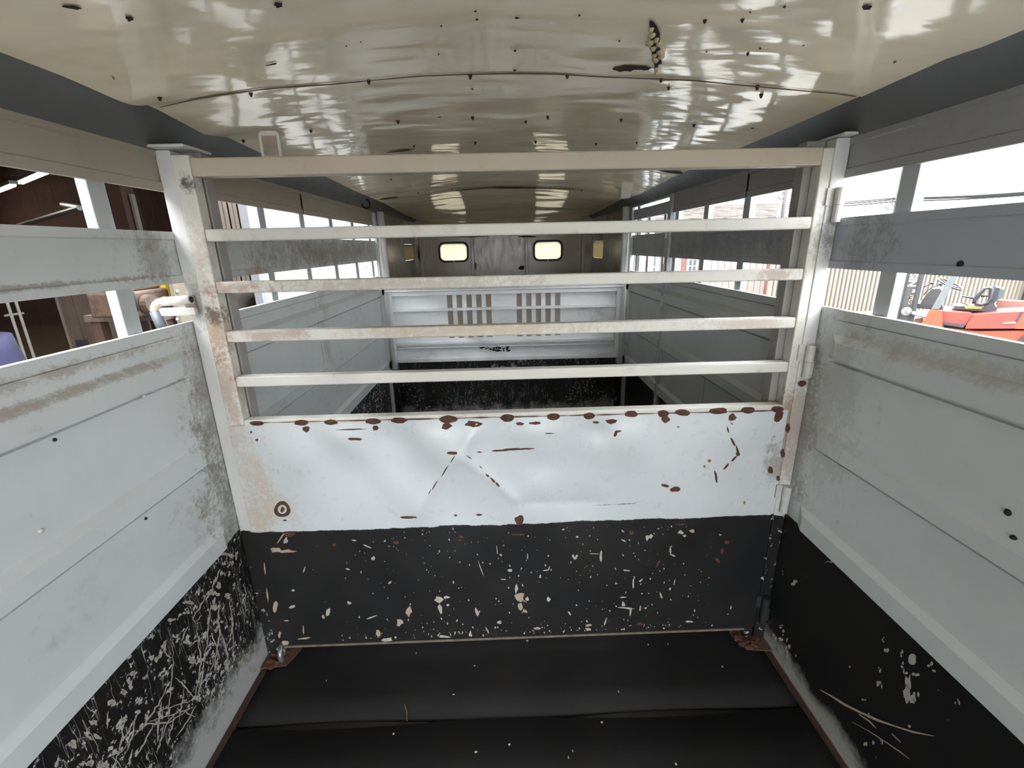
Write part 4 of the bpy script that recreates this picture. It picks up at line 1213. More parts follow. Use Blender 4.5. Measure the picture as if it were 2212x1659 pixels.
# personnel door with white frame near the far end of the white wall
d0, d1 = PX(770, 580, WX).y, PX(803, 580, WX).y
zt_ = PX(785, 568, WX).z
bpart(MB().box(WX + .026, WX + .06, d0 + .08, d1 - .08, GZ, zt_ - .08), 'side_door', simple('pale_grey_door', esrgb(205, 203, 198), 0.6, .05, 5))
bpart(MB().box(WX + .026, WX + .075, d0, d0 + .075, GZ, zt_), 'door_casing', m_siding)
bpart(MB().box(WX + .026, WX + .075, d1 - .075, d1, GZ, zt_), 'door_casing', m_siding)
bpart(MB().box(WX + .026, WX + .075, d0 + .076, d1 - .076, zt_ - .075, zt_), 'door_casing', m_siding)
# shell inside
bpart(MB().box(-15, BX - .001, -8, 14, GZ + .001, GZ + .012), 'concrete_floor', m_conc)
bpart(MB().box(-15, BX + .25, -8, 14, 3.9, 4.0), 'roof_deck', m_roofin)
for i in range(11):
    x = -14.5 + i * 1.15
    bpart(MB().box(x, x + .12, -8, 13.9, 3.66, 3.899), 'rafter', m_timber)
for y in (0.0, 4.2, 8.4, 12.2):
    bpart(MB().box(-14.9, BX - .26, y, y + .16, 3.35, 3.655), 'tie_beam', m_timber)
n = 26
for i in range(n):
    x0, x1 = -15 + 12 * i / n, -15 + 12 * (i + 1) / n
    bpart(MB().box(x0 + .004, x1 - .004, 13.6, 13.64 + .012 * (i % 3), GZ, 3.9), 'end_wall_board', m_dkboard if (i < 12 or i % 5 == 0) else m_beigeboard)
bpart(MB().box(-15.06, -15, -8, 14, GZ, 3.9), 'rear_wall', m_dkboard)
bpart(MB().box(-15, BX, -8.06, -8, GZ, 3.9), 'near_wall', m_dkboard)
# diagonal brace pipes
A1 = PY(40, 488, 11.0); A2 = PY(172, 449, 9.5); A3 = PY(135, 442, 11.0)
bpart(MB().tube([A1, A2], .05, 8), 'brace_pipe', m_steel)
bpart(MB().tube([A3, A2], .05, 8), 'brace_pipe', m_steel)
# inner partition and posts on the right of the opening
pp = PX(282, 470, -6.2)
bpart(MB().box(-6.35, -6.15, pp.y - .14, pp.y + .14, GZ, 3.34), 'timber_post', simple('post_timber', esrgb(132, 82, 58), 0.8, .25, 5, vscale=(1, 1, .2)))  # brown timber post
bpart(MB().box(-6.14, -6.10, pp.y + .0, pp.y + .08, GZ, 2.4), 'post_edge_strip', simple('pale_strip', esrgb(205, 196, 180), 0.7))
for i in range(10):
    x0, x1 = -7.0 + .25 * i, -7.0 + .25 * (i + 1)
    bpart(MB().box(x0 + .004, x1 - .004, 9.55, 9.59 + .006 * (i % 2), 1.55, 3.34), 'partition_board', m_timber)
    bpart(MB().box(x0 + .004, x1 - .004, 9.55, 9.59, GZ, 1.545), 'partition_sheet', simple('pale_partition', esrgb(176, 160, 140), 0.8, .15, 3) if 'pale_partition' not in bpy.data.materials else bpy.data.materials['pale_partition'])

# strip lights
m_tube = emit('lit_tube', (1.0, 0.93, 0.80, 1), 3.0)
m_fix = simple('fixture_white', esrgb(210, 205, 195), 0.5)
def strip_light(u0, v0, u1, v1, lab):
    z = 2.9
    a = PZ(u0, v0, z); b = PZ(u1, v1, z)
    d = (b - a)
    r = empty('strip_light', (a + b) / 2 + Vector((0, 0, .12)))
    tag(r, lab, 'lamp', 'workshop strip lights')
    inv = Matrix.Translation(-r.location)
    side = Vector((-d.y, d.x, 0)).normalized()
    o = MB().prism([a + side * .06 + Vector((0, 0, .03)), a - side * .06 + Vector((0, 0, .03)), b - side * .06 + Vector((0, 0, .03)), b + side * .06 + Vector((0, 0, .03))], (0, 0, .07)).build('housing', m_fix, r)
    o.matrix_parent_inverse = inv
    for k in (-1, 1):
        o = MB().tube([a + side * .022 * k, b + side * .022 * k], .017, 10).build('lamp_tube', m_tube, r)
        o.matrix_parent_inverse = inv
        e_ = a if k < 0 else b
        o = MB().tube([e_ + Vector((0, 0, .12)), Vector((e_.x, e_.y, 3.34))], .008, 6).build('hanger', m_dark, r)
        o.matrix_parent_inverse = inv
strip_light(45, 396, 105, 371, 'glowing strip light under the workshop roof, nearer to the white post')
strip_light(-45, 430, 30, 401, 'glowing strip light under the workshop roof, cut by the left picture edge')

def local_group(root):
    inv = Matrix.Translation(-root.location)
    def f(mb, name, mat, **k):
        o = mb.build(name, mat, root, **k)
        o.matrix_parent_inverse = inv
        return o
    return f

# wooden cupboard standing on the workshop floor
c0 = PZ(222, 741, GZ)
cx, cyy = -5.6, PX(205, 690, -5.6).y
cab = empty('wooden_cupboard', (cx, cyy, GZ))
tag(cab, 'weathered brown wooden cupboard with pale edges inside the workshop', 'cupboard')
f = local_group(cab)
m_oldwood = simple('old_grey_wood', esrgb(150, 124, 104), 0.85, .25, 6, vscale=(1, 1, .3))
f(MB().box(cx - .45, cx + .35, cyy + .06, cyy + .5, GZ + .06, 1.25), 'body', m_oldwood)
for i in range(4):
    f(MB().box(cx - .44 + i * .195, cx - .25 + i * .195 - .006, cyy + .03, cyy + .059, GZ + .1, 1.22), 'board', m_oldwood)
f(MB().box(cx - .47, cx - .445, cyy + .02, cyy + .52, GZ, 1.27), 'side_edge', simple('pale_wood', esrgb(190, 172, 148), 0.8, .15, 6))
f(MB().box(cx - .444, cx + .35, cyy + .02, cyy + .5, GZ, GZ + .058), 'plinth', bpy.data.materials['pale_wood'])
f(MB().box(cx - .36, cx - .20, cyy + .005, cyy + .029, 0.15, 0.33), 'dark_opening', m_dark)
# leaning grey tube
a = PX(160, 674, -7.5)

lt = MB().tube([Vector((-7.6, a.y - .2, GZ + .07)), Vector((-7.35, a.y + .25, 1.1))], .085, 12).build('leaning_pipe', simple('pale_pipe', esrgb(150, 142, 128), .5))
tag(lt, 'pale pipe leaning at a slant beside the wooden cupboard in the workshop', 'pipe')
# white trestle
tp = PX(26, 665, -6.0)
tr_ = empty('white_trestle', (tp.x, tp.y, GZ))
tag(tr_, 'thin white metal trestle standing on the workshop floor at the far left', 'trestle')
f = local_group(tr_)
m_wh = simple('white_enamel', esrgb(214, 208, 190), .5)
for k in (-.055, .055):
    f(MB().tube([(tp.x, tp.y + k, GZ + .0705), (tp.x + .02, tp.y + k * .9, 1.15)], .016, 8), 'leg', m_wh)
z_ = PX(26, 680, -6.0).z
f(MB().tube([(tp.x, tp.y - .11, z_), (tp.x, tp.y + .11, z_)], .014, 8), 'crossbar', m_wh)
f(MB().box(tp.x - .12, tp.x + .12, tp.y - .14, tp.y + .14, GZ + .014, GZ + .07), 'base_plate', m_conc)
# red-brown box
bp = PX(62, 690, -7.0)
cr = empty('brown_crate', (bp.x, bp.y, GZ))
tag(cr, 'low reddish brown crate on the workshop floor beside the white trestle', 'crate')
f = local_group(cr)
for i in range(2):
    z = GZ + .013 + i * .21
    for k in (0, 1):
        f(MB().box(bp.x - .3 if k else bp.x - .32, bp.x + .3, bp.y - .32 + k * .62, bp.y - .3 + k * .62, z, z + .195), 'slat', m_dkboard)
        f(MB().box(bp.x - .32 + k * .62, bp.x - .3 + k * .62, bp.y - .299, bp.y + .299, z, z + .195), 'slat', m_dkboard)
f(MB().box(bp.x - .29, bp.x + .29, bp.y - .29, bp.y + .29, GZ + .013, GZ + .40), 'load', m_oldwood)
# blue tarp over a drum, cut by the picture edge
tp = PX(-92, 745, -4.75)
m_tarp = simple('blue_tarp', esrgb(60, 60, 120), .8, .2, 6)
m = MB(); vs = []; fs = []
for j in range(11):
    t = j / 10
    for i in range(24):
        a = 2 * math.pi * i / 24
        R = (.34 + .20 * t + .03 * math.sin(5 * a + 1) * (0.3 + t) + .01 * math.sin(9 * a)) 
        vs.append((tp.x + R * math.cos(a), tp.y + R * math.sin(a), 0.78 - (0.78 - GZ - .014) * t))
for j in range(10):
    for i in range(24):
        fs.append((j * 24 + i, j * 24 + (i + 1) % 24, (j + 1) * 24 + (i + 1) % 24, (j + 1) * 24 + i))
fs.append(tuple(range(24)))
m.add(vs, fs)
tag(m.build('covered_drum', m_tarp, smooth=True), 'drum draped in dark blue tarpaulin at the left picture edge', 'drum')

# workbench with an engine block, seen behind the latch
wy = PX(340, 660, -3.4).y
bench = empty('workbench', (-3.5, wy, GZ))
tag(bench, 'rough brown workbench behind the gate latch, loaded with engine parts', 'bench')
f = local_group(bench)
for i in range(4):
    f(MB().box(-3.87 + i * .185, -3.69 + i * .185, wy - .3, wy + .3, .86, .919), 'plank', m_oldwood)
for sx in (-3.84, -3.24):
    for sy in (-.28, .2):
        f(MB().box(sx, sx + .09, wy + sy, wy + sy + .09, GZ, .858), 'leg', m_timber)
f(MB().box(-3.72, -3.24, wy - .17, wy + .18, .1, .14), 'shelf', m_timber)
m_engine = simple('greasy_engine', esrgb(140, 110, 88), .55, .3, 14, bump=.5)
ey = PX(304, 640, -3.3).y
eng = empty('engine_block', (-3.35, ey, .92))
tag(eng, 'greasy brown engine block with hoses and bolts on the workbench', 'engine')
f = local_group(eng)
f(MB().box(-3.6, -3.2, ey - .22, ey + .24, .921, 1.14), 'block', m_engine, bevel=.02)
f(MB().box(-3.56, -3.24, ey - .2, ey + .18, 1.141, 1.24), 'cylinder_head', simple('engine_head', esrgb(190, 156, 132), .6, .3, 14, bump=.5), bevel=.02)
f(MB().tube([(-3.19, ey - .1, 1.02), (-3.13, ey - .1, 1.02)], .085, 16), 'pulley', m_engine)
f(MB().tube([(-3.19, ey + .12, 1.02), (-3.15, ey + .12, 1.02)], .05, 14), 'pulley', m_engine)
for k in range(5):
    f(MB().tube([(-3.5 + k * .06, ey - .12 + k * .06, 1.241), (-3.5 + k * .06, ey - .12 + k * .06, 1.30)], .02, 8), 'bolt', simple('pale_metal', esrgb(190, 170, 155), .5) if 'pale_metal' not in bpy.data.materials else bpy.data.materials['pale_metal'])
f(MB().tube([(-3.3, ey - .2, 1.2), (-3.16, ey - .3, 1.24), (-3.14, ey - .3, 1.1), (-3.18, ey - .24, .99)], .025, 8), 'hose', m_dark, smooth=True)
f(MB().tube([(-3.3, ey + .2, 1.2), (-3.14, ey + .26, 1.22), (-3.14, ey + .2, 1.08)], .022, 8), 'hose', bpy.data.materials['pale_metal'], smooth=True)
fx = PX(355, 622, -3.24)
fu = empty('yellow_funnel', (fx.x, fx.y, .92))
tag(fu, 'bright yellow plastic jug on the workbench above the latch', 'jug')
f = local_group(fu)
m_yel = simple('yellow_plastic', esrgb(250, 205, 20), .45, .05)
f(MB().tube([(fx.x, fx.y, .921), (fx.x, fx.y, 1.22), (fx.x, fx.y, 1.30)], .045, 14), 'body', m_yel, smooth=False)
f(MB().tube([(fx.x, fx.y, 1.301), (fx.x, fx.y, 1.36)], .025, 10), 'spout', m_yel)
fu.name = 'yellow_jug'
cb = PX(385, 655, -3.05)
cbx = MB().box(-3.10, -3.06, cb.y + .0, cb.y + .3, GZ, 1.42).build('board_sheet', simple('beige_board', esrgb(176, 164, 138), .8, .08, 5))
tag(cbx, 'beige board standing upright behind the latch, right of the engine', 'board')
for k in range(2):
    pb_ = PX(384, 690 - 60 * k, -3.05)
    o = MB().blob((-3.055, pb_.y, pb_.z), .012, .018, .018).build('bolt_head', m_steel, cbx, smooth=True)

# big tyres leaning by the white wall
m_tyre = simple('worn_tyre', esrgb(122, 112, 97), .85, .25, 9, bump=.3)
m_tyre_d = simple('tyre_tread', esrgb(96, 90, 84), .9, .25, 9)
def tyre_mesh(R, wdt):
    prof = [(R * .55, -.42), (R * .72, -.5), (R * .9, -.48), (R * .97, -.38), (R, -.2), (R, .2), (R * .97, .38), (R * .9, .48), (R * .72, .5), (R * .55, .42), (R * .53, 0)]
    n = 40; k = len(prof)
    m = MB(); vs = []; fs = []
    for i in range(n):
        a = 2 * math.pi * i / n
        for r, w in prof: vs.append((w * wdt, r * math.cos(a), r * math.sin(a)))
    for i in range(n):
        for j in range(k):
            fs.append((i * k + j, i * k + (j + 1) % k, ((i + 1) % n) * k + (j + 1) % k, ((i + 1) % n) * k + j))
    return m.add(vs, fs)
TR = 0.42
rack = empty('tyre_rack', (-3.1, 6.2, GZ))
tag(rack, 'low timber rack under the row of tyres behind the white siding corner', 'rack')
f = local_group(rack)
tz = PY(545, 604, 5.9).z - TR
for i in range(4):
    f(MB().box(-3.5 + .2 * i, -3.33 + .2 * i, 5.7, 6.75, tz - TR - .065, tz - TR - .018), 'plank', m_oldwood)
for x in (-3.45, -2.85):
    for y in (5.75, 6.6):
        f(MB().box(x, x + .09, y, y + .09, GZ, tz - TR - .066), 'leg', m_timber)
t0 = None
xl_ = PY(506, 665, 5.9).x
for i, lab in enumerate(('worn grey tyre nearest the gate, first of the row on the rack', 'worn grey tyre in the middle of the row on the rack', 'worn grey tyre farthest back in the row on the rack')):
    loc = (xl_ + TR, 5.86 + .24 * i, tz)
    if t0 is None:
        t0 = empty('tyre', (0, 0, 0))
        tyre_mesh(TR, .22).build('carcass', m_tyre, t0, smooth=True)
        m = MB()
        for k in range(40):
            a = 2 * math.pi * k / 40
            c_, s_ = math.cos(a), math.sin(a)
            for w in (-.06, 0, .06):
                ctr = Vector((w, (TR + .002) * c_, (TR + .002) * s_))
                t_ = Vector((0, -s_, c_)) * .024; rr_ = Vector((0, c_, s_)) * .012; ww = Vector((.022, 0, 0))
                m.prism([ctr - t_ - ww, ctr + t_ - ww, ctr + t_ + ww, ctr - t_ + ww], rr_)
        m.build('tread_blocks', m_tyre_d, t0, kind='stuff')
        r_ = t0
    else:
        r_ = clone(t0, None)
        for ch in list(t0.children): clone(ch, r_)
    r_.rotation_euler = (0, 0, math.radians(90))
    r_.location = loc
    tag(r_, lab, 'tyre', 'tyres on the rack')

# ---- right: yard with forklift, fence, buildings, poles
fo = Vector((8.0, 7.9, GZ))
fwd2 = Vector((-0.7071, 0.7071, 0))
lat2 = Vector((-0.7071, -0.7071, 0))       # towards the trailer
fk = empty('forklift', fo)
tag(fk, 'orange forklift with dark mast and black seat parked in the yard', 'forklift')
FI = Matrix.Translation(-fo)
def fl(mb, name, mat, **k):
    o = mb.build(name, mat, fk, **k)
    o.matrix_parent_inverse = FI
    return o
def K(x, y): return 1880 + x / 6.663, 560 + y / 6.663
def FPt(x, y, t):
    """crop pixel -> point on the upright plane along the forklift, t metres towards the trailer"""
    u, v = K(x, y)
    d = ray(u, v)
    k = (lat2.dot(fo + lat2 * t - EYE)) / lat2.dot(d)
    return EYE + d * k
def slab(name, pts, t0, t1, mat, **k):
    P3 = [FPt(x, y, t1) for x, y in pts]
    return fl(MB().prism(P3, -lat2 * (t1 - t0)), name, mat, **k)
m_or = simple('orange_paint', esrgb(236, 110, 70), .45, .06, 6)
m_red = simple('faded_red_paint', esrgb(214, 92, 72), .5, .12, 5)
m_pink = simple('sun_faded_red', esrgb(206, 140, 124), .6, .12, 5)
m_mast = simple('mast_grey', esrgb(112, 108, 106), .5, .12, 9)
m_mast_d = simple('mast_dark', esrgb(84, 84, 90), .5, .12, 9)
m_guard = simple('guard_grey', esrgb(150, 160, 160), .5, .08, 9)
m_seat = simple('black_vinyl', esrgb(62, 68, 78), .45, .12, 9)
m_seatpan = simple('seat_shell', esrgb(108, 122, 122), .5, .1, 9)
m_cream = simple('cream_label', esrgb(236, 218, 180), .6, .05)
m_white = simple('white_letter', esrgb(246, 240, 232), .6, .02)
H = .50       # half width
def ext_down(p, z): return Vector((p.x, p.y, z))
def mastcol(name, xa, xb, t0, t1, mat):
    a = FPt(xa, 560, t1); b = FPt(xb, 560, t1)
    off = -lat2 * (t1 - t0)
    return fl(MB().prism([ext_down(a, GZ + .08), ext_down(b, GZ + .08), ext_down(b, 1.62), ext_down(a, 1.62)], off), name, mat)
mastcol('mast_channel', 455, 690, .28, .36, m_mast)
mastcol('mast_channel', 455, 690, -.36, -.28, m_mast)
mastcol('mast_flange', 645, 700, .361, .42, m_mast_d)
mastcol('mast_flange', 440, 470, .361, .40, m_mast_d)
for z in (.35, 1.5):
    a = FPt(500, 560, .279); b = FPt(640, 560, .279)
    fl(MB().prism([ext_down(a, z), ext_down(b, z), ext_down(b, z + .1), ext_down(a, z + .1)], -lat2 * .558), 'mast_crossbar', m_mast_d)
a = FPt(470, 560, .2)
for t in (.18, -.26):
    a = FPt(400, 560, t)
    base = ext_down(a, GZ + .03)
    fl(MB().prism([base, base + fwd2 * .95, base + fwd2 * .95 + Vector((0, 0, .02)), base + Vector((0, 0, .05))], -lat2 * -.1), 'fork', m_mast_d)
    fl(MB().prism([base, base - fwd2 * .05, base - fwd2 * .05 + Vector((0, 0, .55)), base + Vector((0, 0, .55))], -lat2 * -.1), 'fork_shank', m_mast_d)
def roller(x, y, t0, t1, r, mat, nm):
    p = FPt(x, y, t1)
    return fl(MB().tube([p, p - lat2 * (t1 - t0)], r, 18), nm, mat)
roller(520, 750, .43, .47, .075, simple('pale_rubber', esrgb(190, 186, 180), .6), 'mast_roller')
roller(555, 755, .471, .52, .03, m_steel, 'roller_axle')
p = FPt(600, 770, .46); q = FPt(810, 830, .46)
fl(MB().tube([p, q], .035, 10), 'tilt_cylinder', m_steel)
slab('tilt_bracket', [(640, 860), (760, 850), (740, 930), (620, 900)], .36, .44, m_rust)
# chassis, fender, hood
slab('chassis', [(745, 925), (870, 735), (1060, 760), (1060, 985), (1560, 1035), (2700, 1020), (2700, 1360), (1000, 1360), (740, 1300)], -H + .02, H - .04, m_or)
slab('front_fender', [(850, 740), (1040, 738), (1038, 985), (735, 925)], H - .039, H + .06, m_or)
slab('floor_plate', [(1045, 905), (1370, 950), (1330, 985), (1045, 940)], H - .039, H + .02, m_mast_d)
slab('front_hood', [(1040, 745), (1420, 775), (1480, 800), (1370, 945), (1045, 905)], -H + .1, H - .039, m_pink if False else m_red)
slab('hood', [(1485, 803), (1900, 765), (2230, 752), (2065, 998), (1365, 1000), (1395, 925)], -H + .1, H + .015, m_red)
slab('hood_latch', [(1905, 912), (2090, 900), (2095, 925), (1910, 930)], H + .016, H + .03, m_steel)
slab('grille', [(2165, 762), (2200, 762), (2120, 900), (2085, 895)], H + .016, H + .024, m_mast_d)
slab('counterweight', [(2120, 880), (2230, 750), (2740, 740), (2740, 1015), (2070, 1000)], -H, H + .014, m_or)
slab('counterweight_cap', [(1835, 590), (2240, 610), (2240, 740), (1790, 700)], -H + .05, -H + .25, m_pink)
slab('side_step', [(1150, 1040), (1560, 1050), (1560, 1085), (1150, 1070)], H - .038, H + .1, m_red)
for x in (780, 2380):
    p = FPt(x, 1420, H + .05)
    p.z = GZ + .25
    R = .25
    for s in (0, 1):
        q = p - lat2 * (s * (2 * H - .12))
        w = fl(MB().tube([q, q - lat2 * .2], R, 24), 'wheel', m_tyre_d)
        o = MB().tube([q + lat2 * .006, q - lat2 * .01], R * .5, 16).build('wheel_hub', m_white, w)
# cowl, levers, steering
slab('dash_cowl', [(745, 590), (880, 430), (1000, 425), (1035, 470), (960, 600), (1000, 700), (690, 690)], -.28, .16, m_mast)
slab('cowl_base', [(680, 640), (1030, 660), (1045, 735), (670, 705)], -.34, .24, m_mast_d)
for pts in (((770, 405), (830, 372), (890, 345)), ((770, 520), (800, 470), (880, 410), (1015, 362))):
    L = [FPt(x, y, .1) for x, y in pts]
    lv = fl(MB().tube(L, .008, 8), 'control_lever', m_mast_d, smooth=True)
    o = MB().blob(L[-1], .028, .028, .022).build('lever_knob', m_seat, lv, smooth=True)
sw = FPt(1150, 358, 0)
ax = (fwd2 * -.45 + Vector((0, 0, .9)) + lat2 * .12).normalized()
fl(MB().torus(sw, ax, .19, .015, 28, 8), 'steering_wheel', m_mast_d, smooth=True)
e1 = ax.cross(lat2).normalized(); e2 = ax.cross(e1)
for k in range(3):
    d = e1 * math.cos(k * 2.09 + .5) + e2 * math.sin(k * 2.09 + .5)
    fl(MB().tube([sw - ax * .03, sw + d * .185], .010, 8), 'wheel_spoke', m_mast_d)
fl(MB().tube([sw - ax * .03, FPt(960, 560, 0)], .03, 10), 'steering_column', m_mast_d)
# overhead guard
def post2(name, x0, y0, x1, y1, wpx, t0, t1, mat, zt=1.60):
    a = FPt(x0, y0, t1); b = FPt(x1, y1, t1)
    d = (b - a); k = (zt - a.z) / d.z
    top = a + d * k
    w = fwd2 * wpx
    fl(MB().prism([a + w, a - w, top - w, top + w], -lat2 * (t1 - t0)), name, mat)
    return top
for t in (H - .06, ):
    tp_f = post2('guard_front_leg', 935, 715, 1185, 275, .05, t, t + .05, m_guard)
tp_f2 = tp_f - lat2 * (2 * H - .1)
base2 = FPt(935, 715, H - .06) - lat2 * (2 * H - .1)
rear = FPt(1990, 640, H - .06)
fl(MB().prism([rear + fwd2 * .03, rear - fwd2 * .03, ext_down(rear - fwd2 * .03, 1.6), ext_down(rear + fwd2 * .03, 1.6)], lat2 * -.05), 'guard_rear_leg', m_guard) if False else None
# seat
slab('seat_base', [(1180, 672), (1640, 690), (1830, 690), (1815, 745), (1640, 752), (1230, 720)], -.24, .24, m_mast_d)
slab('seat_cushion', [(1340, 672), (1620, 675), (1600, 716), (1370, 712)], -.23, .27, simple('yellow_pad', esrgb(222, 192, 110), .7))
slab('seat_back', [(1720, 640), (1760, 520), (1810, 405), (1860, 415), (1830, 560), (1770, 660)], -.23, .23, m_seat)
slab('seat_shell', [(1805, 610), (1775, 630), (1865, 420), (1930, 440), (1890, 560)], -.22, .22, m_seatpan)
slab('seat_suspension', [(1640, 650), (1780, 630), (1810, 700), (1650, 730)], -.2, .245, m_mast_d)
for t in (.27, -.27):
    L = [FPt(x, y, t) for x, y in ((1490, 640), (1500, 590), (1580, 490), (1640, 425), (1720, 408), (1745, 430), (1730, 560), (1690, 625), (1600, 655), (1500, 645))]
    fl(MB().tube(L, .026, 8), 'arm_frame', m_seat, smooth=True)
    L = [FPt(x, y, t) for x, y in ((1590, 530), (1720, 520))]
    fl(MB().tube(L, .02, 8), 'arm_pad', m_seat, smooth=True)
slab('armrest', [(1295, 525), (1480, 545), (1490, 580), (1330, 545)], .15, .24, m_seat)
L = [FPt(x, y, .2) for x, y in ((1320, 635), (1370, 640), (1400, 665), (1470, 675))]
fl(MB().tube(L, .01, 6), 'brake_lever', m_mast_d, smooth=True)
# lettering on the mast
def text_obj(body, size, origin, xdir, ydir, mat, name, inv, parent):
    cu = bpy.data.curves.new(name, 'FONT')
    cu.body = body; cu.size = size; cu.extrude = 0.002; cu.offset = 0.006
    ob = bpy.data.objects.new('tmp_text', cu)
    C.objects.link(ob)
    dg = bpy.context.evaluated_depsgraph_get()
    me = bpy.data.meshes.new_from_object(ob.evaluated_get(dg))
    bpy.data.objects.remove(ob)
    zd = xdir.cross(ydir)
    for v in me.vertices:
        v.co = origin + xdir * v.co.x + ydir * v.co.y + zd * v.co.z
    me.materials.clear(); me.materials.append(mat)
    o = bpy.data.objects.new(name, me); C.objects.link(o); o.parent = parent
    o.matrix_parent_inverse = inv
    return o
to = FPt(648, 400, .3625)
text_obj('NISSAN', .155, to, Vector((0, 0, 1)), fwd2, m_white, 'mast_lettering', FI, fk)
def mast_label(x0, y0, x1, y1, mat, nm):
    a = FPt(x0, y1, .3615); b = FPt(x1, y0, .3615)
    return fl(MB().prism([a, Vector((b.x, b.y, a.z)), b, Vector((a.x, a.y, b.z))], lat2 * .002), nm, mat)
mast_label(600, 435, 650, 480, m_white, 'white_sticker')
lab_ = mast_label(545, 520, 625, 645, m_cream, 'cream_plate')
mast_label(578, 540, 605, 570, m_dark, 'plate_mark') if False else None
for yy in (552, 612):
    a = FPt(590, yy, .3645)
    o = MB().torus(a, lat2, .022, .008, 14, 6, -2.2, 2.2).build('plate_mark', m_dark, lab_)

# corrugated fence
m_fence = simple('tan_fence_sheet', esrgb(212, 198, 176), .7, .10, 4, vscale=(4, 4, .5))
fz = 1.75
fa, fb = PY(1655, 640, 12.2), Vector((24, 12.6, 0))
fence = empty('corrugated_fence', (fa.x, fa.y, GZ))
tag(fence, 'tall tan corrugated sheet fence across the yard behind the forklift', 'fence')
f = local_group(fence)
xs = np.linspace(fa.x, fb.x, 19)
for a, b in zip(xs[:-1], xs[1:]):
    ya = 12.2 + (a - fa.x) * .03; yb = 12.2 + (b - fa.x) * .03
    f(corrugated(MB(), (a + .004, ya), (b - .004, yb), GZ, fz, .115, .05, .28), 'fence_sheet', m_fence)
f(MB().box(fa.x, fb.x, 12.0, 12.12, GZ, GZ + .07), 'kerb', simple('pale_concrete', esrgb(200, 190, 172), .9, .08, 5))
f(MB().box(fa.x + 7.2, fa.x + 7.4, 12.02, 12.3, GZ, 1.9), 'dark_post', m_mast)
# shed with shingle roof
hy = 14.6
hx0, hx1 = PY(1340, 600, hy).x, PY(1672, 600, hy).x
house = empty('yard_house', ((hx0 + hx1) / 2, hy, GZ))
tag(house, 'pale panelled house with a grey brown shingle roof and white windows', 'house')
f = local_group(house)
m_hwall = simple('pinkish_panel', esrgb(222, 208, 196), .7, .06, 6, vscale=(6, 6, .3))
m_redpost = simple('brick_red_post', esrgb(186, 118, 106), .7, .1, 6)
ez = 1.95
n = 24
reds = [PY(1655, 620, hy).x, PY(1477, 560, hy).x]
for i in range(n):
    a, b = hx0 + (hx1 - hx0) * i / n, hx0 + (hx1 - hx0) * (i + 1) / n
    f(MB().box(a + .006, b - .006, hy, hy + .05, GZ, ez), 'wall_panel', m_hwall)
for x in reds:
    f(MB().box(x - .06, x + .06, hy - .03, hy - .001, GZ, ez), 'red_post', m_redpost)
f(MB().box(hx0, hx1, hy + .06, hy + 4.5, GZ, ez), 'wall_core', m_hwall)
def hwin(u0, u1, v0, v1):
    a = PY(u0, v1, hy - .02); b = PY(u1, v0, hy - .02)
    w = f(MB().box(a.x - .06, b.x + .06, hy - .03, hy - .002, a.z - .06, b.z + .06), 'window', m_siding)
    gl = simple('window_glass', esrgb(120, 136, 142), .15, .1, 6) if 'window_glass' not in bpy.data.materials else bpy.data.materials['window_glass']
    mx, mz = (a.x + b.x) / 2, (a.z + b.z) / 2
    for (x0, x1) in ((a.x, mx - .02), (mx + .02, b.x)):
        for (z0, z1) in ((a.z, mz - .02), (mz + .02, b.z)):
            o = MB().box(x0, x1, hy - .034, hy - .031, z0, z1).build('pane', gl, w)
hwin(1487, 1504, 561, 588)
hwin(1403, 1417, 552, 600)
hwin(1373, 1391, 552, 600)
# shingled roof slope: rows of shingles
rx1t = PY(1683, 438, hy + 2.2)
rz = PY(1682, 439, hy + 2.5).z + .02
rxr, rxe = PY(1684, 439, hy + 2.5).x, PY(1671, 497, hy - .3).x
rows = 16
m_sh = [simple('shingle_a', esrgb(150, 134, 120), .9, .15, 8), simple('shingle_b', esrgb(126, 112, 102), .9, .15, 8), simple('shingle_c', esrgb(172, 156, 140), .9, .15, 8)]
hx1r = PY(1684, 470, hy + 1.2).x
rp = random.Random(3)
protos = []
for r in range(rows):
    t0_, t1_ = r / rows, (r + 1.15) / rows
    y0, y1 = hy - .3 + 2.8 * t0_, hy - .3 + 2.8 * t1_
    z0, z1 = ez - .05 + (rz - ez) * t0_, ez - .05 + (rz - ez) * t1_
    xend = rxe + (rxr - rxe) * (r + .5) / rows
    for c_ in range(18):
        xa = hx0 - .2 + (xend - hx0 + .2) * (c_ + .5 * (r % 2) * .9) / 18.5
        xb = xa + (xend - hx0 + .2) / 18.5 - .012
        k = rp.randrange(3); dz = rp.uniform(0, .015)
        mb = MB()
        vs = [(xa, y0, z0 + .03 + dz), (xb, y0, z0 + .03 + dz), (xb, y1, z1 + dz), (xa, y1, z1 + dz), (xa, y0, z0 + dz), (xb, y0, z0 + dz)]
        mb.add(vs, [(0, 1, 2, 3), (4, 5, 1, 0), (4, 0, 3), (5, 2, 1), (4, 3, 2, 5)])
        f(mb, 'shingle', m_sh[k])
f(MB().prism([(hx0 - .2, hy - .3, ez - .08), (hx0 - .2, hy + 2.5, rz - .08), (hx0 - .2, hy + 5.2, ez - .08)], (rxe - hx0 + .1, 0, 0)), 'roof_deck', m_timber)
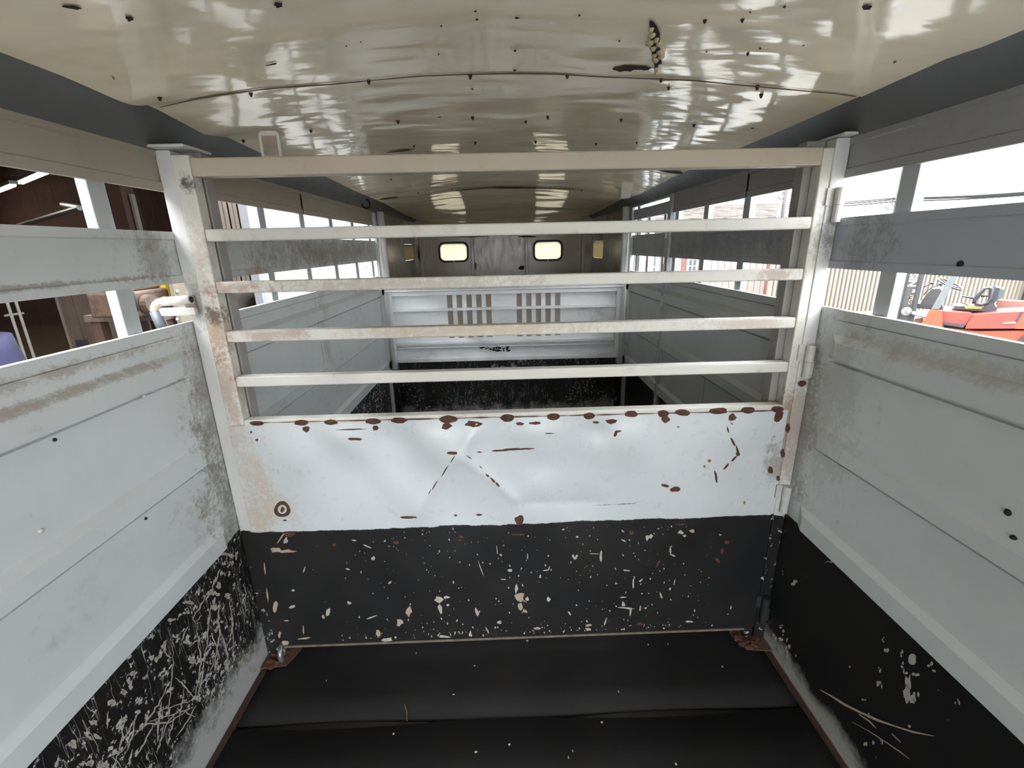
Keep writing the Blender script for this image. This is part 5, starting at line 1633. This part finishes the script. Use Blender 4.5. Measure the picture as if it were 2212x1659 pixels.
f(MB().prism([(rxe + .001, hy - .34, ez - .12), (rxe + .001, hy - .34, ez + .02), (rxr + .001, hy + 2.5, rz + .04), (rxr + .001, hy + 2.5, rz - .10)], (.07, 0, 0)), 'barge_board', m_siding)
# poles and wires
def pole(u, v, y, r, lab, arm=False, mat=None, zt=9.0):
    p = PY(u, v, y)
    o = MB().tube([(p.x, y, GZ), (p.x, y, zt)], r, 12, True, r * .8).build('utility_pole', mat or m_mast)
    tag(o, lab, 'pole')
    return o, p
po, pp1 = pole(1943, 410, 19.0, .085, 'dark slim utility pole seen beside the right outside post')
po2, pp2 = pole(1694, 440, 17.0, .075, 'pale grey utility pole right of the shingle roof', mat=simple('pale_pole', esrgb(150, 148, 146), .7))
# street lamp arm on the dark pole
la = PY(1922, 438, 19.0); 
o = MB().tube([(pp1.x, 19.0, pp1.z - .5), (pp1.x - .25, 19.0, la.z + .12), (la.x, 19.0, la.z)], .02, 6).build('bracket_arm', m_mast, po, smooth=True)
o = MB().torus((la.x, 19.0, la.z - .12), (0, 1, 0), .13, .02, 14, 6).build('cable_loop', m_mast, po, smooth=True)
def wire(pts, lab):
    o = MB().tube(pts, .03, 6).build('overhead_wire', m_dark)
    tag(o, lab, 'wire', 'overhead wires')
def sag(a, b, s, n=14):
    a = Vector(a); b = Vector(b)
    return [a + (b - a) * (i / n) - Vector((0, 0, s * 4 * (i / n) * (1 - i / n))) for i in range(n + 1)]
for k, (vl, vm, vr, lab) in enumerate(((436, 427, 414, 'highest overhead wire crossing the sky at the right'), (440, 430, 417, 'middle overhead wire crossing the sky at the right'), (445, 434, 420, 'lowest overhead wire crossing the sky at the right'))):
    y = 19.0
    A_ = PY(1700, vl + 6, y + 6); B_ = PY(1943, vm, y); D_ = PY(2300, vr - 6, y - 5)
    wire(sag(A_, B_, .05) + sag(B_, D_, .06)[1:], lab)
# transformer loop on the pale pole
q = PY(1688, 423, 17.0)
o = MB().torus((q.x, 17.0, q.z), (0, 1, 0), .11, .02, 14, 6).build('cable_loop', m_mast, po2, smooth=True)
